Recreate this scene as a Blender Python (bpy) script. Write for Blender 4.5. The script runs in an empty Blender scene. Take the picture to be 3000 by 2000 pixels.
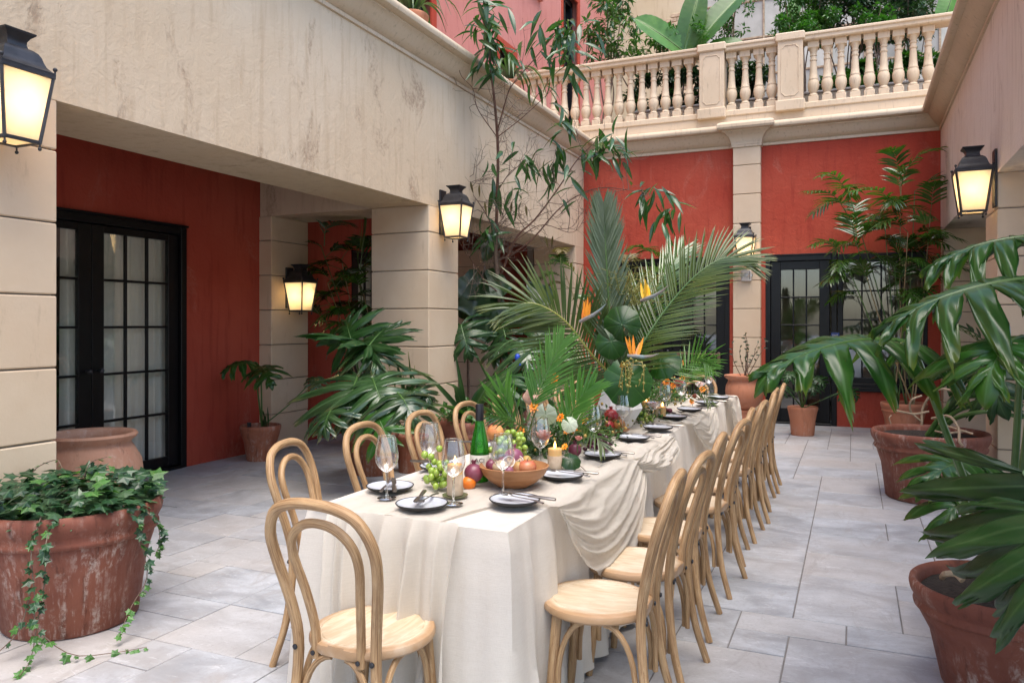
import bpy, bmesh, math, random
from mathutils import Vector, Matrix, noise
import numpy as np
R = math.radians
V = Vector
scene = bpy.context.scene
COL = scene.collection

# ------------------------------------------------------------------ camera, sky, sun, exposure
cam_d = bpy.data.cameras.new('camera')
cam = bpy.data.objects.new('camera', cam_d)
COL.objects.link(cam)
cam.location = (0, 0, 1.46)
cam.rotation_euler = (R(90), 0, R(23.775))
cam_d.sensor_width = 36.0
cam_d.lens = 36.0 * 2270 / 3000
cam_d.shift_y = -52.0 / 3000 
cam_d.clip_start = 0.05
cam_d.clip_end = 400
scene.camera = cam

SUN_EL, SUN_AZ = 71, 142          # degrees; azimuth measured from +Y towards +X
world = bpy.data.worlds.new('World')
scene.world = world
world.use_nodes = True
wn = world.node_tree
wn.nodes.clear()
sky = wn.nodes.new('ShaderNodeTexSky')
sky.sky_type = 'NISHITA'
sky.sun_disc = False
sky.sun_elevation = R(SUN_EL)
sky.sun_rotation = R(SUN_AZ)
sky.air_density = 1.0
sky.dust_density = 2.0
sky.ozone_density = 1.0
bg = wn.nodes.new('ShaderNodeBackground')
bg.inputs['Strength'].default_value = 0.15
wo = wn.nodes.new('ShaderNodeOutputWorld')
wn.links.new(sky.outputs[0], bg.inputs[0])
wn.links.new(bg.outputs[0], wo.inputs[0])
sun_d = bpy.data.lights.new('sun', 'SUN')
sun_d.energy = 1.5
sun_d.angle = R(48)
sun_d.color = (1.0, 0.93, 0.83)
sun = bpy.data.objects.new('sun', sun_d)
COL.objects.link(sun)
sdir = V((math.sin(R(SUN_AZ)) * math.cos(R(SUN_EL)), math.cos(R(SUN_AZ)) * math.cos(R(SUN_EL)), math.sin(R(SUN_EL))))
sun.rotation_euler = sdir.to_track_quat('Z', 'Y').to_euler()
sun.location = sdir * 30
vs = scene.view_settings
vs.view_transform = 'Standard'
vs.look = 'None'
vs.exposure = 1.48
vs.gamma = 1.0
vs.use_curve_mapping = False
cy = scene.cycles
cy.use_denoising = True
cy.max_bounces = 8
cy.diffuse_bounces = 4
cy.glossy_bounces = 4
cy.transmission_bounces = 6
cy.transparent_max_bounces = 14
cy.sample_clamp_indirect = 4.0
cy.caustics_reflective = False
cy.caustics_refractive = False

# ------------------------------------------------------------------ material helpers
MATS = {}
class NT:
    def __init__(s, name):
        s.m = bpy.data.materials.new(name)
        s.m.use_nodes = True
        s.t = s.m.node_tree
        s.t.nodes.clear()
        s.out = s.t.nodes.new('ShaderNodeOutputMaterial')
    def n(s, typ, ins=None, **props):
        nd = s.t.nodes.new('ShaderNode' + typ)
        for k, v in props.items():
            setattr(nd, k, v)
        for k, v in (ins or {}).items():
            s.set(nd.inputs[k], v)
        return nd
    def set(s, sock, v):
        if isinstance(v, bpy.types.Node):
            v = v.outputs[0]
        if isinstance(v, bpy.types.NodeSocket):
            s.t.links.new(v, sock)
        else:
            if isinstance(v, tuple) and len(v) == 3 and len(sock.default_value) == 4:
                v = (*v, 1)
            sock.default_value = v
    def noise(s, vec, scale, detail=5, rough=.55, dist=0):
        return s.n('TexNoise', {'Vector': vec, 'Scale': scale, 'Detail': detail, 'Roughness': rough, 'Distortion': dist}).outputs['Fac']
    def ramp(s, fac, lo, hi, a=0.0, b=1.0):
        return s.n('MapRange', {'Value': fac, 'From Min': lo, 'From Max': hi, 'To Min': a, 'To Max': b}, interpolation_type='SMOOTHSTEP').outputs[0]
    def mix(s, fac, a, b, blend='MIX'):
        nd = s.t.nodes.new('ShaderNodeMix')
        nd.data_type = 'RGBA'
        nd.blend_type = blend
        s.set(nd.inputs[0], fac)
        s.set(nd.inputs[6], a)
        s.set(nd.inputs[7], b)
        return nd.outputs[2]
    def math(s, op, a, b=0.5):
        nd = s.t.nodes.new('ShaderNodeMath')
        nd.operation = op
        s.set(nd.inputs[0], a)
        s.set(nd.inputs[1], b)
        return nd.outputs[0]
    def obj(s):
        return s.n('TexCoord').outputs['Object']
    def pos(s):
        return s.n('NewGeometry').outputs['Position']
    def rnd(s):
        return s.n('ObjectInfo').outputs['Random']
    def scaled(s, vec, sc, off=None):
        nd = s.n('Mapping', {'Vector': vec, 'Scale': sc})
        if off is not None:
            s.t.links.new(off, nd.inputs['Location'])
        return nd.outputs[0]
    def bump(s, h, strength, dist=.01):
        return s.n('Bump', {'Height': h, 'Strength': strength, 'Distance': dist}).outputs[0]
    def bsdf(s, **k):
        ins = {}
        for a, b in k.items():
            ins[{'col': 'Base Color', 'rough': 'Roughness', 'metal': 'Metallic', 'spec': 'Specular IOR Level', 'trans': 'Transmission Weight', 'ior': 'IOR', 'normal': 'Normal', 'coat': 'Coat Weight', 'coatr': 'Coat Roughness', 'sss': 'Subsurface Weight', 'sssr': 'Subsurface Radius', 'ecol': 'Emission Color', 'estr': 'Emission Strength', 'alpha': 'Alpha', 'sheen': 'Sheen Weight'}[a]] = b
        return s.n('BsdfPrincipled', ins).outputs[0]
    def done(s, shader):
        s.t.links.new(shader, s.out.inputs[0])
        MATS[s.m.name] = s.m
        return s.m

def simple(name, c1, c2=None, scale=6, rough=.55, bump=0, bscale=None, rnd=0.0, spec=.5, metal=0, coat=0, stretch=None, sss=0, world=False):
    t = NT(name)
    co = t.pos() if world else t.obj()
    if stretch:
        co = t.scaled(co, stretch)
    f = t.noise(co, scale)
    col = t.mix(t.ramp(f, .3, .7), c1, c2 or tuple(x * .8 for x in c1))
    if rnd:
        r = t.ramp(t.rnd(), 0, 1, 1 - rnd, 1 + rnd)
        col = t.mix(1.0, col, t.n('CombineXYZ', {'X': r, 'Y': r, 'Z': r}), 'MULTIPLY')
    k = dict(col=col, rough=rough, spec=spec, metal=metal)
    if coat:
        k['coat'] = coat
        k['coatr'] = .1
    if sss:
        k['sss'] = sss
        k['sssr'] = (.02, .01, .006)
    if bump:
        k['normal'] = t.bump(t.noise(co, bscale or scale * 3, 6), bump)
    return t.done(t.bsdf(**k))

def stucco(name, base, dark, pale, stain, amount=.5, bump=.5):
    """trowelled lime plaster: broad tone drift, rubbed patches, fine streaks"""
    t = NT(name)
    p = t.pos()
    broad = t.noise(p, .55, 4, .6)
    mid = t.noise(t.scaled(p, (1, 1, .55)), 2.1, 8, .68, .6)
    fine = t.noise(p, 34, 6, .7)
    streak = t.noise(t.scaled(p, (6, 6, .7)), 2.2, 6, .6, .3)
    col = t.mix(t.ramp(broad, .32, .68), base, pale)
    col = t.mix(t.math('MULTIPLY', t.ramp(streak, .48, .72), .45), col, dark)
    patch = t.math('MULTIPLY', t.ramp(mid, .565, .68), t.ramp(fine, .3, .62))
    col = t.mix(t.math('MULTIPLY', patch, amount), col, stain)
    h = t.math('ADD', t.math('MULTIPLY', fine, .35), t.math('MULTIPLY', t.noise(p, 7, 7, .65, .5), .9))
    h = t.math('SUBTRACT', h, t.math('MULTIPLY', patch, .4))
    return t.done(t.bsdf(col=col, rough=.9, spec=.12, normal=t.bump(h, bump, .014)))

stucco('cream_stucco', (.60, .465, .315), (.46, .335, .215), (.65, .53, .385), (.36, .25, .165), .8, .75)
stucco('pale_stucco', (.68, .58, .47), (.46, .37, .29), (.71, .63, .54), (.36, .28, .21), .8, .6)
stucco('red_stucco', (.365, .056, .034), (.235, .034, .024), (.43, .090, .055), (.43, .13, .09), .75, 1.0)
stucco('pink_stucco', (.50, .20, .17), (.38, .13, .11), (.54, .24, .21), (.34, .12, .10), .45, .35)
stucco('old_cream_stucco', (.52, .45, .30), (.38, .31, .20), (.57, .50, .36), (.34, .28, .18), .6, .4)
stucco('shade_ceiling', (.60, .53, .44), (.50, .43, .35), (.64, .57, .48), (.44, .37, .30), .4, .4)

def stone_mat():
    t = NT('cast_stone')
    p = t.pos()
    r = t.rnd()
    f = t.noise(p, 1.6, 6, .6)
    g = t.noise(p, 60, 5, .7)
    col = t.mix(t.ramp(f, .3, .7), (.58, .445, .305), (.65, .53, .385))
    col = t.mix(t.math('MULTIPLY', t.ramp(r, 0, 1), .45), col, (.58, .43, .30))
    col = t.mix(t.math('MULTIPLY', t.ramp(t.noise(t.scaled(p, (5, 5, 1.2)), 2, 7, .7), .58, .72), .35), col, (.33, .24, .17))
    h = t.math('ADD', t.math('MULTIPLY', g, .3), t.noise(p, 9, 6, .6))
    return t.done(t.bsdf(col=col, rough=.85, spec=.25, normal=t.bump(h, .3, .008)))
stone_mat()

def trim_mat():
    t = NT('painted_trim')
    p = t.pos()
    col = t.mix(t.ramp(t.noise(p, 1.2, 6), .3, .7), (.54, .425, .295), (.61, .495, .36))
    grime = t.math('MULTIPLY', t.ramp(t.noise(t.scaled(p, (9, 9, 2)), 2.5, 8, .75), .52, .72), .65)
    col = t.mix(grime, col, (.26, .20, .15))
    return t.done(t.bsdf(col=col, rough=.7, spec=.3, normal=t.bump(t.noise(p, 30, 6), .2, .006)))
trim_mat()

def slab_mat():
    t = NT('limestone_paving')
    p = t.pos()
    r = t.rnd()
    cloud = t.noise(t.scaled(p, (1, 1.6, 1)), 3.2, 8, .66, .8)
    vein = t.noise(t.scaled(p, (2.2, .8, 1)), 2.4, 9, .7, 1.6)
    fine = t.noise(p, 70, 5, .7)
    col = t.mix(t.ramp(cloud, .3, .72), (.255, .265, .285), (.43, .45, .485))
    col = t.mix(t.math('MULTIPLY', t.ramp(r, .25, 1), .55), col, (.45, .42, .40))
    col = t.mix(t.math('MULTIPLY', t.ramp(vein, .52, .68), .55), col, (.27, .255, .25))
    col = t.mix(t.math('MULTIPLY', t.ramp(fine, .5, .75), .4), col, (.22, .205, .2))
    traffic = t.ramp(t.noise(p, .7, 5, .6), .42, .66)
    col = t.mix(t.math('MULTIPLY', traffic, .3), col, (.42, .36, .31))
    pit = t.noise(p, 24, 9, .78, .4)
    col = t.mix(t.math('MULTIPLY', t.ramp(pit, .52, .66), .35), col, (.25, .24, .235))
    col = t.mix(t.math('MULTIPLY', t.ramp(t.noise(t.scaled(p, (1, 3, 1)), 5, 9, .75, 2.2), .57, .64), .3), col, (.66, .67, .69))
    rough = t.ramp(cloud, .2, .8, .42, .62)
    h = t.math('ADD', t.math('MULTIPLY', fine, .25), t.noise(p, 11, 6, .6))
    return t.done(t.bsdf(col=col, rough=rough, spec=.4, normal=t.bump(h, .22, .006)))
slab_mat()
simple('mortar', (.15, .14, .135), (.22, .205, .195), 8, .95, .3, world=True)

def terracotta_mat(name, c1, c2, salt=.6, dark=.5):
    t = NT(name)
    o = t.obj()
    f = t.noise(o, 3, 7, .6, .4)
    col = t.mix(t.ramp(f, .3, .7), c1, c2)
    st = t.noise(t.scaled(o, (9, 9, 1.1)), 2, 7, .7, .3)
    sp = t.noise(o, 26, 6, .75)
    lump = t.noise(o, 2.6, 5, .6)
    col = t.mix(t.math('MULTIPLY', t.ramp(st, .52, .7), dark), col, tuple(x * .38 for x in c1))
    s2 = t.math('MULTIPLY', t.math('MULTIPLY', t.ramp(t.noise(t.scaled(o, (16, 16, 1.0)), 2, 7, .7, .2), .44, .60), t.ramp(sp, .40, .62)), t.ramp(lump, .40, .62))
    col = t.mix(t.math('MULTIPLY', s2, salt), col, (.62, .53, .46))
    return t.done(t.bsdf(col=col, rough=t.ramp(sp, .3, .7, .55, .85), spec=.3, normal=t.bump(t.math('ADD', sp, st), .25, .006)))
terracotta_mat('terracotta', (.30, .095, .05), (.38, .15, .085), .55, .55)
terracotta_mat('salted_terracotta', (.17, .055, .036), (.24, .085, .052), .62, .7)
terracotta_mat('pale_terracotta', (.40, .20, .13), (.47, .28, .19), .5, .6)
terracotta_mat('orange_terracotta', (.45, .17, .09), (.50, .22, .13), .25, .35)
simple('soil', (.016, .011, .008), (.045, .032, .022), 60, .95, 1.0, 90)

def wood_mat():
    t = NT('limed_oak')
    uv = t.n('TexCoord').outputs['UV']
    r = t.rnd()
    off = t.n('CombineXYZ', {'X': t.math('MULTIPLY', r, 7.0), 'Y': t.math('MULTIPLY', r, 13.0), 'Z': t.math('MULTIPLY', r, 11.0)}).outputs[0]
    c = t.scaled(uv, (9, 3.2, 1), off)
    grain = t.noise(c, 2.2, 7, .66, .5)
    broad = t.noise(t.scaled(uv, (2.0, 5.5, 1), off), 1.3, 5, .6)
    col = t.mix(t.ramp(grain, .34, .66), (.20, .105, .045), (.45, .285, .145))
    col = t.mix(t.math('MULTIPLY', t.ramp(broad, .42, .66), .6), col, (.53, .345, .175))
    wear = t.math('MULTIPLY', t.ramp(t.noise(c, 6, 7, .78), .54, .66), t.ramp(broad, .40, .58))
    col = t.mix(t.math('MULTIPLY', wear, .8), col, (.66, .54, .40))
    dk = t.math('MULTIPLY', t.ramp(t.noise(t.scaled(uv, (3, 14, 1), off), 1.1, 6, .7), .60, .72), .55)
    col = t.mix(dk, col, (.14, .065, .025))
    return t.done(t.bsdf(col=col, rough=t.ramp(grain, .3, .7, .42, .6), spec=.4, normal=t.bump(grain, .2, .004)))
wood_mat()
def seat_mat():
    t = NT('limed_oak_seat')
    o = t.obj()
    r = t.rnd()
    off = t.n('CombineXYZ', {'X': t.math('MULTIPLY', r, 5.0), 'Y': t.math('MULTIPLY', r, 9.0), 'Z': r}).outputs[0]
    c = t.scaled(o, (1, .16, 1), off)
    grain = t.noise(c, 30, 7, .65, 1.2)
    rad = t.n('VectorMath', {0: t.scaled(o, (1, 1, 0))}, operation='LENGTH').outputs['Value']
    col = t.mix(t.ramp(grain, .35, .68), (.50, .38, .245), (.64, .535, .40))
    rim = t.math('MULTIPLY', t.ramp(t.math('ADD', rad, t.math('MULTIPLY', t.noise(o, 9), .03)), .185, .208), .8)
    col = t.mix(rim, col, (.36, .20, .09))
    col = t.mix(t.math('MULTIPLY', t.ramp(t.noise(o, 5, 5), .52, .7), .4), col, (.70, .63, .52))
    return t.done(t.bsdf(col=col, rough=.4, spec=.4, normal=t.bump(grain, .08, .003)))
seat_mat()

def linen(name, col1, col2, transl=.2, alpha=0.0):
    t = NT(name)
    o = t.pos()
    w1 = t.noise(t.scaled(o, (22, 22, 900)), 1, 3)
    w2 = t.noise(t.scaled(o, (900, 900, 22)), 1, 3)
    w = t.math('ADD', w1, w2)
    col = t.mix(t.ramp(w, .7, 1.25), col1, col2)
    d = t.bsdf(col=col, rough=.92, spec=.1, normal=t.bump(t.math('ADD', w, t.math('MULTIPLY', t.noise(o, 30, 5), 2.0)), .22, .004), sheen=.2)
    tr = t.n('BsdfTranslucent', {'Color': col}).outputs[0]
    sh = t.n('MixShader', {0: transl, 1: d, 2: tr}).outputs[0]
    if alpha:
        tp = t.n('BsdfTransparent', {}).outputs[0]
        a = t.math('MULTIPLY', t.ramp(w, .8, 1.3, 1.12, .9), alpha)
        sh = t.n('MixShader', {0: a, 1: sh, 2: tp}).outputs[0]
    return t.done(sh)
linen('white_linen', (.62, .565, .495), (.68, .63, .56), .12)
linen('cream_gauze', (.73, .68, .60), (.75, .70, .62), .35, .22)
linen('curtain_cloth', (.84, .81, .73), (.88, .85, .79), .15)

def leaf_mat(name, c1, c2, vein=None, rough=.32, transl=.28, spec=.5, tipc=None):
    """waxy leaf; UV.x runs across a lobe (0.5 = its rib), UV.y from rib to edge"""
    t = NT(name)
    uv = t.n('TexCoord').outputs['UV']
    sep = t.n('SeparateXYZ', {0: uv})
    r = t.rnd()
    o = t.obj()
    f = t.noise(o, 5, 4)
    col = t.mix(t.ramp(f, .3, .7), c1, c2)
    blot = t.math('MULTIPLY', t.ramp(t.noise(o, 1.7, 5, .6), .52, .74), .45)
    col = t.mix(blot, col, tuple(q * w_ for q, w_ in zip(c2, (1.9, 1.35, 1.0))))
    k = t.ramp(r, 0, 1, .72, 1.28)
    col = t.mix(1.0, col, t.n('CombineXYZ', {'X': k, 'Y': k, 'Z': k}), 'MULTIPLY')
    rib = t.math('ABSOLUTE', t.math('SUBTRACT', sep.outputs[0], .5), 0)
    if vein:
        vm = t.ramp(rib, .015, .06, 1, 0)
        col = t.mix(t.math('MULTIPLY', vm, .55), col, vein)
    if tipc:
        col = t.mix(t.math('MULTIPLY', t.ramp(sep.outputs[1], .8, 1.0), .7), col, tipc)
    bmp = t.math('ADD', t.math('MULTIPLY', t.noise(o, 60, 3), .25), t.ramp(rib, .0, .25))
    d = t.bsdf(col=col, rough=rough, spec=spec, normal=t.bump(bmp, .18, .004))
    tc = t.mix(1.0, col, (1.5, 1.9, .55), 'MULTIPLY')
    tr = t.n('BsdfTranslucent', {'Color': tc}).outputs[0]
    return t.done(t.n('MixShader', {0: transl, 1: d, 2: tr}).outputs[0])
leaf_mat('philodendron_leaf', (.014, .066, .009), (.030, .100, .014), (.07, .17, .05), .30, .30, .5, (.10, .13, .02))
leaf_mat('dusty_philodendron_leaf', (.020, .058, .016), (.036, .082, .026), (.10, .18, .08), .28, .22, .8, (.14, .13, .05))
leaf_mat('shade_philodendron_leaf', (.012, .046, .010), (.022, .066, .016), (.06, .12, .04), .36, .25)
leaf_mat('palm_leaf', (.040, .080, .015), (.085, .120, .025), None, .30, .30, .6, (.20, .20, .06))
leaf_mat('silver_palm_leaf', (.075, .12, .055), (.13, .18, .095), None, .22, .2, .9)
leaf_mat('bamboo_palm_leaf', (.026, .078, .012), (.055, .118, .022), None, .20, .28, .9)
leaf_mat('dry_palm_leaf', (.11, .085, .035), (.16, .12, .05), None, .5, .25)
leaf_mat('bright_palm_leaf', (.045, .14, .022), (.085, .20, .040), None, .30, .35, .5)
leaf_mat('ficus_leaf', (.024, .080, .020), (.045, .115, .030), (.10, .17, .07), .24, .3, .7)
leaf_mat('fiddle_leaf', (.014, .036, .012), (.024, .054, .018), (.06, .10, .04), .30, .2)
leaf_mat('ivy_leaf', (.015, .050, .022), (.026, .075, .030), (.09, .17, .08), .34, .2)
leaf_mat('young_ivy_leaf', (.05, .14, .03), (.08, .19, .05), (.15, .26, .10), .36, .3)
leaf_mat('shrub_leaf', (.020, .075, .014), (.045, .135, .022), None, .34, .3)
leaf_mat('dark_shrub_leaf', (.012, .036, .014), (.022, .058, .02), None, .36, .25)
leaf_mat('garland_leaf', (.030, .075, .022), (.075, .13, .04), None, .42, .25)
leaf_mat('banana_leaf', (.055, .15, .030), (.085, .21, .05), (.30, .40, .14), .30, .4)
leaf_mat('strap_leaf', (.022, .060, .018), (.045, .10, .03), (.08, .13, .05), .34, .22)
leaf_mat('round_leaf', (.014, .065, .008), (.026, .105, .014), (.06, .16, .03), .38, .3, .5)
leaf_mat('variegated_leaf', (.60, .64, .56), (.45, .52, .42), (.02, .05, .02), .4, .3)
leaf_mat('snake_plant_leaf', (.030, .065, .022), (.05, .09, .03), None, .35, .15, .5)
simple('petiole_green', (.050, .115, .025), (.075, .15, .035), 12, .35, spec=.5)
simple('yellow_rib', (.22, .24, .05), (.30, .30, .08), 12, .4)
simple('cane', (.36, .25, .13), (.22, .17, .07), 9, .5, stretch=(1, 1, 4))
simple('bark', (.13, .085, .060), (.20, .14, .10), 22, .85, .6)
simple('red_bark', (.115, .050, .032), (.16, .080, .052), 18, .7, .4)
simple('twig', (.095, .060, .042), (.16, .11, .08), 30, .8)
simple('aerial_root', (.42, .31, .20), (.30, .21, .13), 14, .7, .3)
simple('black_paint', (.004, .004, .005), (.006, .006, .007), 9, .32, .08, 60, spec=.28)
simple('black_iron', (.012, .012, .014), (.026, .026, .03), 14, .42, .2, 50, spec=.5)
simple('steel', (.55, .54, .52), (.45, .44, .42), 20, .25, metal=1)
simple('old_steel', (.34, .31, .28), (.22, .20, .18), 30, .35, metal=1)
simple('rusty_bar', (.17, .10, .06), (.10, .06, .04), 20, .6, .2)
simple('alarm_white', (.62, .58, .52), (.50, .46, .42), 12, .4)
simple('sign_blue', (.006, .03, .16), (.008, .04, .2), 8, .4)
simple('sign_white', (.8, .8, .8), (.75, .75, .75), 8, .5)
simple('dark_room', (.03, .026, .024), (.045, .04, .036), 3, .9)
simple('room_floor', (.10, .075, .055), (.14, .10, .075), 5, .5)
simple('plate_glaze', (.50, .52, .56), (.42, .44, .48), 4, .22, spec=.6)
simple('plate_black', (.012, .012, .013), (.02, .02, .022), 14, .6)
simple('bowl_wood', (.32, .135, .05), (.42, .20, .085), 9, .45, .15, stretch=(1, 1, 5))
simple('white_ceramic', (.72, .71, .70), (.64, .63, .62), 5, .5, .1, 40)
simple('candle_wax', (.62, .36, .13), (.70, .45, .19), 6, .45, .1, 20, sss=.3)
simple('bark_wrap', (.42, .30, .20), (.56, .44, .32), 14, .85, .7, 30, stretch=(1, 1, .6))
simple('wick', (.02, .015, .01), None, 5, .9)
simple('dish_green', (.10, .11, .05), (.16, .16, .08), 10, .35)
simple('bottle_cap', (.010, .010, .014), None, 5, .35)
simple('paper_label', (.70, .66, .56), (.63, .59, .50), 10, .7)
simple('label_ink', (.04, .04, .04), None, 5, .6)
simple('orange_petal', (.75, .20, .010), (.85, .32, .02), 20, .5, rnd=.2)
simple('yellow_petal', (.80, .42, .02), (.85, .52, .04), 12, .4)
simple('pink_petal', (.72, .38, .32), (.62, .24, .20), 18, .6, .2, 30)
simple('blue_bract', (.20, .28, .30), (.26, .20, .18), 10, .4)
simple('coral_stone', (.50, .26, .18), (.62, .42, .32), 22, .9, 1.0, 26)
simple('pomegranate_skin', (.30, .015, .025), (.40, .05, .04), 9, .35)
simple('pale_pomegranate_skin', (.42, .20, .06), (.45, .12, .05), 9, .4)
simple('peach_skin', (.66, .20, .07), (.70, .34, .12), 4, .6)
simple('orange_skin', (.66, .15, .01), (.72, .20, .015), 9, .42, .1, 80)
simple('plum_skin', (.13, .02, .045), (.20, .05, .075), 6, .35)
simple('purple_skin', (.20, .05, .10), (.30, .12, .17), 7, .4)
simple('apple_skin', (.40, .045, .03), (.52, .22, .10), 6, .32)
simple('fig_skin', (.42, .30, .06), (.36, .14, .08), 6, .5)
simple('potato_skin', (.46, .35, .20), (.54, .44, .27), 12, .7)
simple('green_grape', (.24, .36, .045), (.33, .44, .08), 8, .18, spec=.6, sss=.3)
simple('dark_grape', (.045, .010, .022), (.09, .02, .04), 8, .22, spec=.6)
simple('passion_flesh', (.55, .36, .22), (.10, .06, .03), 60, .4)
simple('seed_green', (.16, .17, .035), (.24, .22, .05), 12, .4)
simple('seed_orange', (.38, .20, .035), (.30, .24, .06), 12, .4)
simple('brick_cream', (.58, .48, .33), (.42, .32, .22), 8, .9, .4, rnd=.2)
simple('window_steel', (.40, .32, .22), (.24, .17, .11), 12, .7)
simple('frosted_pane', (.30, .30, .26), (.38, .38, .34), 3, .35, rnd=.25)
simple('grey_coping', (.34, .33, .33), (.27, .26, .26), 6, .7, .2)
simple('planter_white', (.72, .66, .56), (.66, .60, .50), 3, .75, .15)
simple('terrace_tile', (.34, .22, .16), (.28, .18, .13), 3, .8)
simple('blue_tape', (.01, .06, .45), None, 5, .5)

def glass_thin(name, tint=(1, 1, 1), base=.04, edge=.6, power=4.0, haze=0.0):
    """thin sheet of clear glass: straight-through view, a mirror layer that grows at grazing angles, a little white haze painted in for its highlights"""
    t = NT(name)
    fc = t.n('LayerWeight', {'Blend': .5}).outputs['Facing']
    fac = t.math('ADD', t.math('MULTIPLY', t.math('POWER', fc, power), edge), base)
    tp = t.n('BsdfTransparent', {'Color': tint}).outputs[0]
    gl = t.n('BsdfGlossy', {'Color': (1, 1, 1), 'Roughness': .02}).outputs[0]
    if haze:  # whitish glow mixed into the glass, stronger towards its edges, in place of highlights
        tp = t.n('MixShader', {0: t.math('ADD', t.math('MULTIPLY', fc, haze * 2.5), haze * .4), 1: tp, 2: t.n('BsdfTranslucent', {'Color': (.9, .92, .95)}).outputs[0]}).outputs[0]
    return t.done(t.n('MixShader', {0: fac, 1: tp, 2: gl}).outputs[0])
glass_thin('window_glass', (.94, .96, .95), .07, .8)
glass_thin('wine_glass', (.94, .95, .96), .10, .85, 1.7, .035)
glass_thin('upper_glass', (.45, .48, .50), .12, .8)
t_ = NT('clear_glass'); t_.done(t_.bsdf(col=(.96, .98, .98), rough=.02, trans=1.0, ior=1.45))
t_ = NT('green_bottle_glass'); t_.done(t_.bsdf(col=(.035, .30, .02), rough=.05, trans=.75, ior=1.3, spec=.6))
def lamp_glass():
    t = NT('lantern_glass')
    o = t.obj()
    c = t.mix(t.ramp(t.noise(o, 12), .3, .7), (.86, .78, .64), (.92, .84, .70))
    d = t.n('BsdfDiffuse', {'Color': c}).outputs[0]
    tr = t.n('BsdfTranslucent', {'Color': c}).outputs[0]
    g = t.n('BsdfGlossy', {'Roughness': .12}).outputs[0]
    a = t.n('MixShader', {0: .62, 1: d, 2: tr}).outputs[0]
    tp = t.n('BsdfTransparent', {'Color': (1, .95, .85)}).outputs[0]
    b = t.n('MixShader', {0: .10, 1: a, 2: tp}).outputs[0]
    return t.done(t.n('MixShader', {0: .05, 1: b, 2: g}).outputs[0])
lamp_glass()
def emit(name, col, s):
    t = NT(name)
    return t.done(t.n('Emission', {'Color': col, 'Strength': s}).outputs[0])
emit('flame', (1.0, .50, .12), 5.0)
emit('lamp_bulb', (1.0, .70, .36), 4.0)

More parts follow.
